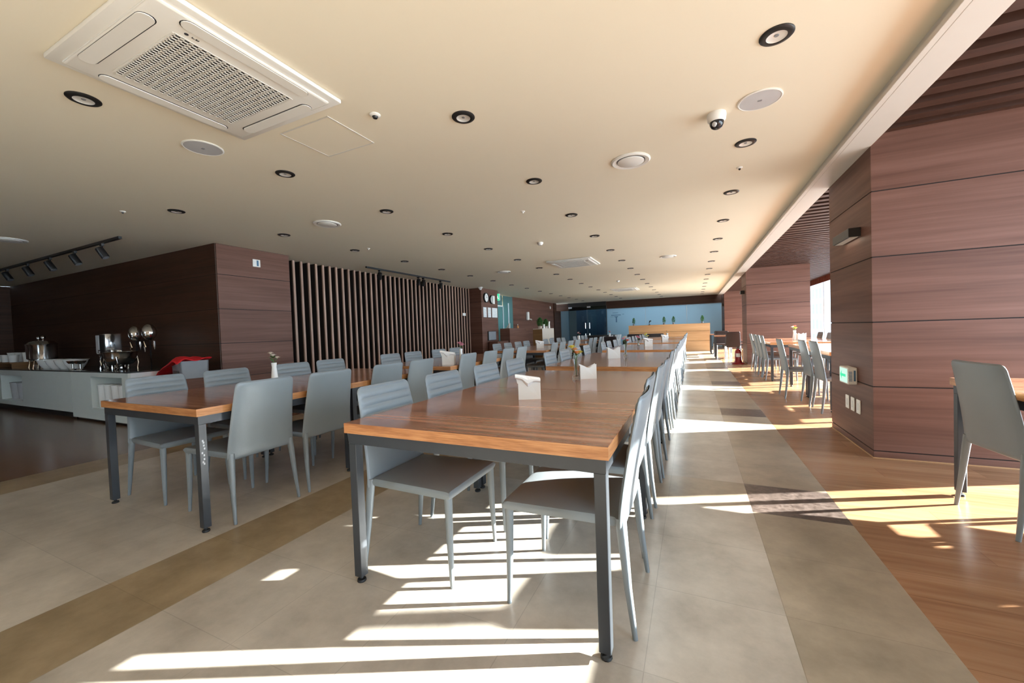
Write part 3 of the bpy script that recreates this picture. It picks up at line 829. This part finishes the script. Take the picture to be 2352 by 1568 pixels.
MB().box(-.10, -.0003, -.08, .08, -.05, .05, bev=.01).build('body', 'black', t); MB().box(-.104, -.1005, -.06, .06, -.035, .035).build('front_mesh', 'grey_plastic', t)

# fire extinguisher by the second pillar
t = thing('fire_extinguisher', 'red fire extinguisher in a red stand at the foot of the second pillar', 'extinguisher', (1.12, 12.5, 0))
MB().lathe([(.0001, .03), (.075, .03), (.08, .05), (.08, .34), (.06, .39), (.025, .41), (.022, .44)], 24).build('cylinder', 'red_paint', t, smooth=True)
MB().box(-.03, .05, -.012, .012, .44, .46).box(-.03, .06, -.01, .01, .475, .485).tube([(0, 0, .43), (0, 0, .48)], .012, 8).build('valve', 'black', t)
MB().tube([(.02, 0, .45), (.1, -.02, .38), (.1, -.03, .2), (.09, -.03, .1)], .009, 8).build('hose', 'black', t, smooth=True)
MB().lathe([(.15, 0), (.15, .03), (.10, .04), (.085, .10), (.08, .10)], 20).build('stand', 'red_paint', t, smooth=True)
MB().lathe([(.0812, .2), (.0812, .3)], 12, a0=-2.4, a1=-.9).build('label_panel', 'paper', t)

# ------------------------------------------------------------------ table-top items
def on(x, y): return (x, y, .7402)
def napkins(x, y, rz, label, kind=0, s=1.):
    t = thing('napkin_holder', label, 'napkin holder', on(x, y), rz, 'napkin holders')
    w, d, h = .062 * s, .028 * s, .115 * s
    b = MB()
    for sx in (-1, 1):
        p = [(-w, sx * d, 0), (w, sx * d, 0), (w * 1.02, sx * d * 1.05, h * (1. if kind else .93)), (0, sx * d * 1.0, h * (.74 if kind else .90)), (-w * 1.02, sx * d * 1.05, h)]
        q = [(a, bb - sx * .0025, c) for a, bb, c in p]
        vo = [b.bm.verts.new(v) for v in p]; vi = [b.bm.verts.new(v) for v in q]
        b._f(vo); b._f(vi[::-1])
        for i in range(5): b._f([vo[i], vo[(i + 1) % 5], vi[(i + 1) % 5], vi[i]])
    b.box(-w, w, -d, d, 0, .003)
    for sx in (-1, 1): b.box(sx * w - .0012, sx * w + .0012, -d * .98, d * .98, 0, h * .9)
    b.build('holder', 'white', t)
    b = MB()
    if kind == 0:
        for i in range(9):
            yy = -d * .8 + i * d * .19
            b.box(-w * .94, w * .94, yy, yy + .0028, .004, h * (.98 + .03 * math.sin(i)))
        nx, ny = 10, 3      # a loose folded sheet drooping over the front edge
        gg = {}
        for i in range(nx + 1):
            u = i / nx
            for j in range(ny + 1):
                v = j / ny
                gg[i, j] = b.bm.verts.new((-w * 1.28 + 2.3 * w * u, -d * 1.1 - .012 * math.sin(PI * v), h * (1.26 - .22 * u) - h * v * (.22 + .30 * math.exp(-((u - .5) / .15) ** 2))))
        for i in range(nx):
            for j in range(ny): b._f([gg[i, j], gg[i + 1, j], gg[i + 1, j + 1], gg[i, j + 1]])
        for i in range(4):
            yy = -d * .9 + i * d * .5
            b.quad((-w * 1.25, yy - .004, h * 1.24), (w * 1.0, yy, h * 1.03), (w * .98, yy, h * .7), (-w * 1.1, yy, h * .8))
    else:
        for i in range(8):
            yy = -d * .8 + i * d * .21
            b.box(-w * .94, w * .94, yy, yy + .0028, .004, h * .70)
    b.build('napkins', 'paper', t, weld=0)
    return t
def flower(b, c, r, m, n=9, layers=3):
    b.mt(m)
    for L in range(layers):
        for i in range(n):
            a = 2 * PI * i / n + L * .4
            rr = r * (1 - .27 * L); tilt = .25 + .42 * L
            d = Vector((math.cos(a), math.sin(a), 0)); s = Vector((-math.sin(a), math.cos(a), 0))
            p0 = Vector(c); p1 = p0 + d * rr * .6 * math.cos(tilt) + Vector((0, 0, rr * .6 * math.sin(tilt) * 1.2)); p2 = p0 + d * rr * math.cos(tilt) + Vector((0, 0, rr * math.sin(tilt)))
            wv = rr * .42
            vs = [b.bm.verts.new(v) for v in (p0, p1 - s * wv, p2 - s * wv * .55 + Vector((0, 0, .002)), p2 + s * wv * .55 + Vector((0, 0, .002)), p1 + s * wv)]
            b._f(vs)
    b.ball(Vector(c) + Vector((0, 0, r * .22)), r * .38, 8)
def bouquet(x, y, label, kind='white', h=.16, white_vase=False, s=1.):
    t = thing('flower_vase', label, 'vase of flowers', on(x, y), 0, 'table flower vases')
    r = .016 * s
    if white_vase: pr = [(.0001, 0), (.030 * s, 0), (.032 * s, .01), (.020 * s, h * .75), (.024 * s, h), (.020 * s, h), (.017 * s, h * .75), (.0001, .01)]
    else: pr = [(.0001, 0), (.031 * s, 0), (.033 * s, .012), (.027 * s, .03), (r, .05), (r * .95, h * .8), (r * 1.35, h), (r * 1.2, h), (r * .8, h * .8), (r * .8, .05), (.022 * s, .028), (.0001, .012)]
    MB().lathe(pr, 20).build('vase', 'ceramic' if white_vase else 'vase', t, smooth=True)
    rnd = random.Random(hash(kind) % 1000 if False else len(label))
    st_, lf, fb = MB(), MB(), MB()
    spec = {'white': (['petal_white', 'petal_white', 'petal_white'], 'leaf', .028),
            'mixed': (['petal_yellow', 'petal_orange', 'petal_yellow', 'petal_orange'], 'leaf', .036),
            'pink': (['petal_pink', 'petal_pink'], 'stem', .042),
            'coral': (['petal_red', 'petal_pink', 'petal_white'], 'stem', .034),
            'lime': (['petal_yellow', 'petal_yellow', 'petal_yellow'], 'leaf_yellow', .036),
            'cream': (['petal_white', 'petal_orange'], 'stem', .030),
            'wing': (['petal_yellow', 'petal_white', 'petal_red'], 'leaf_yellow', .04)}[kind]
    n = len(spec[0])
    for i, m in enumerate(spec[0]):
        a = 2 * PI * i / n + .6; sp = .030 if n > 2 else .014
        top = Vector((math.cos(a) * sp, math.sin(a) * sp, h + .045 + .022 * ((i * 7) % 3)))
        st_.tube([(0, 0, .02), (math.cos(a) * .006, math.sin(a) * .006, h), top], .0016, 5)
        flower(fb, top, spec[2], m)
    for i in range(9 if kind in ('white', 'mixed', 'lime', 'wing') else 4):
        a = 2 * PI * i / 9 + .3; L = .035 + .02 * rnd.random(); z = h + .01 + .05 * rnd.random()
        d = Vector((math.cos(a), math.sin(a), .5)).normalized(); s_ = Vector((-math.sin(a), math.cos(a), 0)) * .011
        p = Vector((0, 0, z)) + d * .006
        lf._f([lf.bm.verts.new(v) for v in (p, p + d * L * .5 - s_, p + d * L, p + d * L * .5 + s_)])
    st_.build('stems', 'stem', t); lf.build('leaves', spec[1] if spec[1] != 'stem' else 'leaf', t, weld=0)
    fb.build('blossoms', None, t, weld=0)
    return t
napkins(-.86, 2.07, .42, 'white napkin holder with a drooping napkin, nearest on the centre table')
bouquet(-.842, 3.0, 'slim glass vase of yellow and orange flowers on the nearest centre table', 'mixed', .155)
napkins(-.755, 3.02, .42, 'open white napkin holder beside the yellow and orange flowers', 1)
napkins(-.93, 5.08, .42, 'white napkin holder beside the coral flowers on the second centre table', 1, 1.25)
bouquet(-.80, 5.22, 'slim glass vase with coral flowers on the second centre table', 'coral', .17)
napkins(-.80, 8.05, .42, 'white napkin holder on the third centre table pair', 0, 1.2)
bouquet(-.86, 8.3, 'vase with lime yellow flowers on the third centre table pair', 'lime', .15)
bouquet(-.97, 7.9, 'small glass vase with pink blossoms left of the lime flowers', 'pink', .13)
napkins(-.66, 10.7, .42, 'white napkin holder on the fourth centre table pair', 0, 1.2)
bouquet(-.75, 13.3, 'white vase with cream and orange flowers on the farthest centre table', 'cream', .16, True, 1.5)
bouquet(-3.62, 2.42, 'white vase with cream roses on the nearest left-row table', 'white', .17, True)
napkins(-2.79, 4.12, .3, 'white napkin box beside the pink carnation in the left row', 0, 1.25)
bouquet(-2.69, 4.25, 'vase with one pink carnation in the left row', 'pink', .19, True, .9)
napkins(-3.0, 7.9, .6, 'white napkin holder on the third table pair of the left row', 0, 1.25)
bouquet(-2.95, 10.9, 'white vase with dusky pink flowers on the fourth left-row tables', 'coral', .2, True, 1.4)
bouquet(-2.6, 13.6, 'white vase with pink flowers on the farthest left-row tables', 'pink', .2, True, 1.4)
napkins(2.0, 9.75, .42, 'white napkin holder on the far window-side table', 1, 1.3)
bouquet(1.93, 9.95, 'vase with yellow, white and red flowers on the far window-side table', 'wing', .2, True, 1.2)

# ------------------------------------------------------------------ buffet counter
CF = 2.65
def cabinet(x0, x1, cx0, cx1, cz0, cz1, zb, label):
    t = thing('buffet_cabinet', label, 'cabinet', ((x0 + x1) / 2, CF, 0))
    o = (x0 + x1) / 2; a, b_, c0, c1 = x0 - o, x1 - o, cx0 - o, cx1 - o
    m = MB().mt('gloss_white'); ZT = .735
    m.box(a, c0, 0, .03, zb, ZT); m.box(c1, b_, 0, .03, zb, ZT); m.box(c0, c1, 0, .03, zb, cz0); m.box(c0, c1, 0, .03, cz1, ZT)
    m.box(c0 - .02, c0, .03, .42, cz0, cz1); m.box(c1, c1 + .02, .03, .42, cz0, cz1); m.box(c0 - .02, c1 + .02, .03, .42, cz0 - .02, cz0); m.box(c0 - .02, c1 + .02, .03, .42, cz1, cz1 + .02); m.box(c0 - .02, c1 + .02, .42, .44, cz0 - .02, cz1 + .02)
    m.mt('gloss_pure').box(b_ - .02, b_, .03, .7, zb, ZT); m.mt('gloss_white').box(a, a + .02, .03, .7, zb, ZT)
    m.build('body', None, t, weld=0)
    MB().box(a + .02, b_ - .03, .05, .68, 0, zb).build('plinth', 'black', t)
    return t
cabinet(-8.865, -7.06, -8.19, -7.24, .205, .67, .035, 'white gloss buffet cabinet with cups in its niche, the right one')
cabinet(-12.9, -8.875, -11.95, -10.90, .18, .64, .10, 'white gloss buffet cabinet with jugs in its niche, the left one')
o = MB().box(-12.9, -7.05, CF - .005, CF + .72, .7352, .755, bev=.003).build('buffet_worktop', 'stone_top')
tag(o, 'long thin dark worktop over the white buffet cabinets', 'worktop')
o = MB().box(-7.045, -6.22, CF + .28, YK - .085, .0, .64, bev=.003).build('low_cabinet', 'panel')
tag(o, 'low brown panelled cabinet between the buffet and the wall block', 'cabinet')
def cup(x, y, z, h, r, label, name='tall_cup', m='ceramic', grp=None):
    t = thing(name, label, 'cup', (x, y, z), 0, grp)
    MB().lathe([(.0001, 0), (r * .8, 0), (r * .86, .01), (r, h), (r * .93, h), (r * .8, .015), (.0001, .012)], 18).build('body', m, t, smooth=True)
    MB().lathe([(r * .93, h), (r * 1.06, h + .003), (r * 1.04, h + .014), (r * .93, h + .012)], 18).build('rim', m, t, smooth=True)
for i, x in enumerate((-8.08, -7.88, -7.66, -7.45)):
    cup(x, CF + .12, .2052, .33, .085, 'stack of white cups in the right niche, %s from the left' % ORD[i], 'cup_stack', 'ceramic', 'cup stacks in the right niche')
for i, x in enumerate((-11.7, -11.35)):
    cup(x, CF + .18, .1802, .30, .13, 'pale jug in the left niche, the %s one' % ('left', 'right')[i], 'pale_jug', 'silver_plastic', 'jugs in the left niche')
WT = .7552
# round chafing dishes with upright roll lids
def chafing(x, y, s, label):
    t = thing('chafing_dish', label, 'chafing dish', (x, y, WT), 0, 'chafing dishes')
    r = .24 * s
    MB().lathe([(.0001, .065), (r * .35, .067), (r * .68, .085), (r * .88, .125), (r * .97, .18), (r, .25), (r * 1.05, .268), (r * 1.0, .273), (r * .95, .26), (r * .9, .2), (.0001, .12)], 36).build('bowl', 'chrome', t, smooth=True)
    for k in range(4):
        a = PI / 4 + k * PI / 2 + .2
        c, sn = math.cos(a), math.sin(a)
        MB().tube([(c * r * .98, sn * r * .98, .20), (c * r * 1.02, sn * r * 1.02, .1), (c * r * .95, sn * r * .95, .03), (c * r, sn * r, 0)], [.012, .010, .010, .018], 8).build('leg', 'chrome', t, smooth=True)
    MB().lathe([(.0001, .0), (.05, 0), (.055, .02), (.02, .03), (.03, .065), (.0001, .07)], 18).build('burner', 'chrome', t, smooth=True)
    return t
def rolltop(x, y, z, s, label):
    t = thing('roll_top_lid', label, 'lid', (x, y, z), 1.15, 'raised chafing lids')
    R = Matrix.Rotation(PI / 2 - .15, 4, 'X')
    k = .125 * s
    MB().lathe([(k, 0), (k * .96, .05), (k * .75, .08), (k * .4, .10), (.0001, .105)], 28, (0, 0, .0), sx=.72, Mx=R @ Matrix.Translation((0, .0, 0))).build('dome', 'chrome', t, smooth=True)
    MB().tube([(-.06, .02, -k - .01), (-.055, .02, -k - .10), (-.065, .02, -k - .17)], [.012, .018, .008], 8).tube([(.05, .02, -k - .01), (.05, .02, -k - .08), (.05, .02, -k - .14)], [.012, .016, .006], 8).build('handle', 'chrome', t, smooth=True)
    MB().tube([(0, .02, -k), (0, .1, -k - .2), (0, .06, WT - z)], .010, 6).build('support_arm', 'black', t, smooth=True)
chafing(-7.98, 2.93, .80, 'large polished steel chafing bowl at the right end of the buffet')
chafing(-8.30, 3.0, .55, 'smaller polished steel chafing bowl left of the large one')
rolltop(-7.98, 3.12, 1.30, .95, 'upright polished lid above the buffet, left of two')
rolltop(-7.56, 3.12, 1.31, 1.0, 'upright polished lid above the buffet, right of two')
t = thing('juice_dispenser', 'tall boxy steel juice dispenser on curved legs', 'dispenser', (-8.55, 3.0, WT))
MB().box(-.15, .17, -.10, .10, .24, .56, bev=.015, seg=2).build('tank', 'chrome', t, smooth=True)
MB().box(-.14, -.04, -.1035, -.1005, .26, .54).build('front_panel', 'silver_plastic', t)
MB().box(.0, .15, -.1035, -.1005, .26, .54).build('side_panel', 'black', t)
MB().tube([(.07, -.1, .3), (.07, -.15, .3), (.07, -.15, .26)], .012, 8).build('tap', 'chrome', t, smooth=True)
for sx in (-.11, .13):
    for sy in (-.07, .07): MB().tube([(sx, sy, .22), (sx * 1.05, sy, .12), (sx * .9, sy, .05), (sx * 1.1, sy, 0)], [.016, .012, .012, .02], 8).build('leg', 'chrome', t, smooth=True)
for i, (x, y) in enumerate(((-11.55, 3.05), (-10.95, 2.95))):
    t = thing('soup_urn', 'steel soup urn with knobbed lid on the buffet, %s of two' % ('left', 'right')[i], 'urn', (x, y, WT), 0, 'soup urns')
    r = .17
    MB().lathe([(.0001, .14), (r * .8, .14), (r, .17), (r * 1.02, .42), (r * 1.07, .44), (r, .45)], 36).build('pot', 'chrome', t, smooth=True)
    l = MB().lathe([(r * 1.02, .45), (r * .8, .49), (r * .3, .515), (.0001, .52)], 36).build('lid', 'chrome', t, smooth=True)
    MB().tube([(0, 0, .515), (0, 0, .545)], .012, 8).ball((0, 0, .565), .035, 12).build('knob', 'chrome', l, smooth=True)
    for k in range(4):
        a = PI / 4 + k * PI / 2
        MB().tube([(math.cos(a) * r * .8, math.sin(a) * r * .8, .15), (math.cos(a) * r * .9, math.sin(a) * r * .9, .06), (math.cos(a) * r * .95, math.sin(a) * r * .95, 0)], [.022, .014, .022], 8).build('leg', 'chrome', t, smooth=True)
    MB().lathe([(.0001, 0), (.07, 0), (.06, .05), (.03, .06), (.03, .1), (.0001, .11)], 16).build('burner', 'chrome', t, smooth=True)
t = thing('cup_tray', 'wooden tray on short legs holding white cups at the left end', 'tray', (-12.45, 2.95, WT))
MB().box(-.62, .62, -.2, .2, .085, .11, bev=.004).build('board', 'golden_wood', t)
for sx in (-.58, .58): MB().box(sx - .02, sx + .02, -.18, .18, 0, .085).build('leg', 'golden_wood', t)
for i in range(6):
    cup(-12.9 + .2 * i, 2.86 + .13 * (i % 2), WT + .1105, .13 if i % 2 == 0 else .17, .07, 'white cup on the wooden tray, %s from the left' % ORD[i], 'white_cup', 'ceramic', 'cups on the wooden tray')
for i in range(4):
    t = thing('serving_bowl', 'white ceramic serving bowl in the buffet row, %s from the left' % ORD[i], 'bowl', (-10.42 + i * .36, 2.86, WT), 0, 'white serving bowls')
    MB().lathe([(.0001, 0), (.07, 0), (.08, .01), (.13, .09), (.15, .155), (.142, .155), (.12, .09), (.07, .02), (.0001, .018)], 28).build('bowl', 'ceramic', t, smooth=True)
    MB().lathe([(.142, .155), (.165, .158), (.163, .166), (.142, .163)], 28, cap=False).build('rim', 'ceramic', t, smooth=True)
for i, x in enumerate((-9.25, -8.98)):
    t = thing('ladle_rest', 'small steel ladle rest before the dispenser, %s one' % ('left', 'right')[i], 'utensil rest', (x + .05, 2.78, WT), 0, 'ladle rests')
    MB().lathe([(.0001, 0), (.05, 0), (.045, .012), (.012, .02), (.012, .09), (.0001, .095)], 16).build('base', 'chrome', t, smooth=True)
    MB().lathe([(.0001, .09), (.05, .1), (.075, .14), (.07, .145), (.0001, .11)], 20).build('cup', 'chrome', t, smooth=True)
# grey crate with red cloth
t = thing('grey_crate', 'grey plastic crate standing on the low cabinet, draped with red cloth', 'crate', (-6.40, 3.08, .64), -.25)
b = MB()
def crate_pt(x, y, z): return (x * (1 + .25 * z), y * (1 + .2 * z), z)
for a in ((-.26, .2, -.15, -.135), (-.26, .2, .135, .15), (-.26, -.245, -.15, .15), (.185, .2, -.15, .15), ):
    x0, x1, y0, y1 = a
    b.quad(crate_pt(x0, y0, 0), crate_pt(x1, y0, 0), crate_pt(x1, y0, .24), crate_pt(x0, y0, .16))
    b.quad(crate_pt(x0, y1, 0), crate_pt(x1, y1, 0), crate_pt(x1, y1, .24), crate_pt(x0, y1, .16))
    b.quad(crate_pt(x0, y0, 0), crate_pt(x0, y1, 0), crate_pt(x0, y1, .16), crate_pt(x0, y0, .16))
    b.quad(crate_pt(x1, y0, 0), crate_pt(x1, y1, 0), crate_pt(x1, y1, .24), crate_pt(x1, y0, .24))
b.quad((-.26, -.15, .002), (.2, -.15, .002), (.2, .15, .002), (-.26, .15, .002))
b.build('shell', 'grey_plastic', t, weld=0)
MB().box(-.1, .16, -.175, -.165, .06, .11, bev=.004).build('handle_slot', 'black', t)
cl = MB(); nx, ny = 26, 12; gg = {}
for i in range(nx + 1):
    for j in range(ny + 1):
        u, v = i / nx, j / ny
        x = -.62 + .90 * u; y = -.22 + .40 * v
        z = .14 + .15 * min(1, max(0, (u - .18) / .45)) - .13 * max(0, .25 - u) / .25 - .06 * max(0, .22 - v) / .22
        z += .018 * math.sin(9 * u + 4 * v) + .012 * math.sin(17 * u - 11 * v)
        gg[i, j] = cl.bm.verts.new((x, y, z))
for i in range(nx):
    for j in range(ny): cl._f([gg[i, j], gg[i + 1, j], gg[i + 1, j + 1], gg[i, j + 1]])
o = cl.build('red_cloth', 'red', smooth=True, loc=(-6.42, 3.06, .625)); o.rotation_euler = (0, 0, -.12)
md = o.modifiers.new('thick', 'SOLIDIFY'); md.thickness = .008
tag(o, 'bright red cloth draped over the grey crate', 'cloth')

# ------------------------------------------------------------------ reception furniture, far
def counterbox(name, x0, x1, y0, y1, h, m, label, topm=None, lip=.02):
    t = thing(name, label, 'counter', ((x0 + x1) / 2, (y0 + y1) / 2, 0))
    w, d = (x1 - x0) / 2, (y1 - y0) / 2
    MB().box(-w, w, -d, d, 0, h - .035).build('body', m, t)
    MB().box(-w - lip, w + lip, -d - lip, d + lip, h - .0348, h, bev=.003).build('top', topm or m, t)
    return t
t = counterbox('service_counter', -6.30, -5.92, 12.62, 14.15, 1.24, 'panel', 'brown wooden service counter before the teal glass door', lip=.0)
MB().box(.19, .196, -.3, .25, .5, .62).build('niche', 'panel_dark', t)
t = counterbox('low_counter', -6.28, -5.95, 11.7, 12.55, .80, 'panel', 'low dark brown counter below the clocks', lip=.0)
t = thing('wall_monitor', 'dark grey screen on the wall above the low counter', 'monitor', (-6.33, 12.0, 1.0))
MB().box(.0003, .04, -.28, .28, -.16, .16, bev=.004).build('case', 'black', t); MB().box(.0402, .042, -.26, .26, -.14, .14).build('screen', 'grey_plastic', t)
t = counterbox('beige_counter', -5.72, -5.33, 14.35, 15.75, 1.2, 'beige', 'beige counter with golden wood side and plants on top', lip=.0)
MB().box(-.195, .195, -.712, -.702, 0, 1.165).build('side_panel', 'golden_wood', t)
MB().box(.1955, .20, .2, .66, .42, .80).build('niche', 'grey_plastic', t)
def cone_tree(x, y, z, h, r, label, potm='ceramic'):
    t = thing('potted_conifer', label, 'potted plant', (x, y, z), 0)
    MB().lathe([(.0001, 0), (r * .45, 0), (r * .6, h * .22), (r * .5, h * .22), (.0001, h * .2)], 16).build('pot', potm, t, smooth=True)
    b = MB(); rr = random.Random(int(abs(x) * 100))
    for i in range(320):
        v = rr.random() ** .8; a = rr.random() * 2 * PI
        z_ = h * (.22 + .78 * v); q = r * math.sin(PI * min(1, (.12 + .88 * v))) ** .7 * (1 - v * .35) * (.5 + .5 * rr.random())
        p = Vector((q * math.cos(a), q * math.sin(a), z_)); d = Vector((math.cos(a), math.sin(a), 1.1)).normalized() * r * .42; s_ = Vector((-math.sin(a), math.cos(a), 0)) * r * .12
        b._f([b.bm.verts.new(k) for k in (p, p + d * .5 - s_, p + d, p + d * .5 + s_)])
    b.build('foliage', 'leaf', t, weld=0)
    MB().tube([(0, 0, h * .18), (0, 0, h * .8)], r * .07, 6).build('stem', 'stem', t)
cone_tree(-5.52, 14.62, 1.2002, .40, .15, 'leafy green plant on the beige counter, nearer one', 'beige')
cone_tree(-5.52, 15.3, 1.2002, .36, .13, 'leafy green plant on the beige counter, farther one', 'beige')
for nm, y, h, r, lb in (('white_figurine', 15.0, .16, .05, 'small white ornament between the two counter plants'), ('paper_cup_stack', 15.62, .28, .05, 'tall stack of cream paper cups at the counter end')):
    t = thing(nm, lb, 'ornament', (-5.5, y, 1.2002)); MB().lathe([(.0001, 0), (r, 0), (r * .8, h * .6), (r * 1.05, h), (.0001, h)], 16).build('body', 'paper', t, smooth=True)
    MB().lathe([(r * 1.05, h), (r * 1.1, h + .01), (.0001, h + .012)], 16).build('cap', 'petal_white', t, smooth=True)
t = thing('paper_stand', 'white triangular paper stand on the service counter', 'paper stand', (-6.1, 12.85, 1.2402))
MB().quad((-.08, 0, 0), (.08, .05, 0), (.08, .05, .2), ).quad((-.08, 0, 0), (.08, -.05, 0), (.08, -.02, .2)).build('sheet', 'paper', t, weld=0); MB().box(-.09, .09, -.06, .06, 0, .004).build('base', 'paper', t)
t = thing('small_bottle', 'small pale bottle at the end of the service counter', 'bottle', (-6.1, 13.75, 1.2402))
MB().lathe([(.0001, 0), (.035, 0), (.035, .08), (.012, .1), (.012, .12), (.0001, .12)], 14).build('body', 'petal_orange', t, smooth=True); MB().lathe([(.015, .12), (.015, .15), (.0001, .15)], 12).build('cap', 'white', t)
# reception desk
t = thing('reception_desk', 'long light oak reception desk before the blue glass wall', 'desk', (-1.0, 18.9, 0))
b = MB().mt('groove').box(-1.66, 1.64, -.38, .38, 0, 1.16)
for z0, z1 in ((0, .44), (.45, .86), (.87, 1.16)): b.mt('desk_wood').box(-1.67, 1.65, -.39, .39, z0, z1)
b.build('body', None, t, weld=0); MB().box(-1.68, 1.66, -.40, .40, 1.1602, 1.19, bev=.003).build('top', 'desk_wood', t)
for x, h, lb in ((-2.47, .33, 'far left'), (-1.17, .33, 'second from the left'), (-.78, .33, 'second from the right'), (.37, .32, 'far right')):
    cone_tree(x, 18.75, 1.1902, h, .085, 'small conical green plant on the reception desk, %s' % lb, 'grey_plastic')
t = thing('desk_lamp', 'small dark desk lamp on the reception desk', 'lamp', (-1.80, 18.8, 1.1902))
MB().lathe([(.0001, 0), (.05, 0), (.05, .02), (.0001, .025)], 16).tube([(0, 0, .02), (-.01, 0, .1), (.03, 0, .17)], .018, 8).build('stand', 'black', t, smooth=True)
MB().tube([(-.01, 0, .17), (.08, 0, .19)], [.02, .03], 10).build('head', 'black', t)
# black sofas before the desk
def sofa(x0, x1, y, label):
    t = thing('black_sofa', label, 'sofa', ((x0 + x1) / 2, y, 0), 0, 'black leather sofas')
    w = (x1 - x0) / 2
    MB().box(-w, w, -.30, .30, .12, .42, bev=.03, seg=2).build('seat', 'black_leather', t, smooth=True)
    MB().box(-w, w, .16, .34, .40, .84, bev=.04, seg=2).build('backrest', 'black_leather', t, smooth=True)
    for sx in (-1, 1): MB().box(sx * (w + .04) - .07, sx * (w + .04) + .07, -.3, .34, .12, .62, bev=.03, seg=2).build('armrest', 'black_leather', t, smooth=True)
    for sx in (-1, 1):
        for sy in (-.25, .28): MB().tube([(sx * w * .9, sy, 0), (sx * w * .9, sy, .125)], .02, 8).build('leg', 'chrome', t)
sofa(-4.2, -2.85, 16.3, 'black leather sofa left of the reception desk')
sofa(-2.45, -1.05, 16.3, 'black leather sofa in front of the reception desk')

# ------------------------------------------------------------------ camera and light
F = 899.62; pi_, ya_, ro_ = -0.026116327, 0.433732099, -0.035069387
c, s = math.cos, math.sin
f_ = Vector((-s(ya_), c(ya_), 0)); r_ = Vector((c(ya_), s(ya_), 0)); u_ = Vector((0, 0, 1))
f2 = c(pi_) * f_ + s(pi_) * u_; u2 = -s(pi_) * f_ + c(pi_) * u_
r3 = c(ro_) * r_ + s(ro_) * u2; u3 = -s(ro_) * r_ + c(ro_) * u2
cam = bpy.data.cameras.new('camera'); co = bpy.data.objects.new('camera', cam); COL.objects.link(co)
mw = Matrix.Identity(4)
for i in range(3): mw[i][0] = r3[i]; mw[i][1] = u3[i]; mw[i][2] = -f2[i]
mw[2][3] = 1.13
co.matrix_world = mw
cam.sensor_fit = 'HORIZONTAL'; cam.sensor_width = 36; cam.lens = F / 2352 * 36
cam.clip_start = .05; cam.clip_end = 400
cam.dof.use_dof = False
S.camera = co

W = bpy.data.worlds.new('world'); S.world = W; W.use_nodes = True
bg = W.node_tree.nodes['Background']; bg.inputs[0].default_value = (.74, .87, 1, 1); bg.inputs[1].default_value = 10
sl = bpy.data.lights.new('sun', 'SUN'); sl.energy = 50; sl.angle = math.radians(.7); sl.color = (1, .95, .87)
so = bpy.data.objects.new('sun', sl); COL.objects.link(so)
el = math.radians(20.3); az = math.radians(-155)
d = Vector((math.cos(az) * math.cos(el), math.sin(az) * math.cos(el), -math.sin(el)))
so.rotation_euler = d.to_track_quat('-Z', 'Y').to_euler(); so.location = (12, 8, 6)
S.cycles.use_denoising = True
S.cycles.max_bounces = 10; S.cycles.diffuse_bounces = 6; S.cycles.glossy_bounces = 4; S.cycles.transparent_max_bounces = 12; S.cycles.transmission_bounces = 6
S.cycles.caustics_reflective = True; S.cycles.blur_glossy = .6; S.cycles.caustics_refractive = False
S.cycles.sample_clamp_indirect = 12
S.view_settings.view_transform = 'Standard'; S.view_settings.look = 'None'; S.view_settings.gamma = 1; S.view_settings.use_curve_mapping = False
S.view_settings.exposure = 0.55
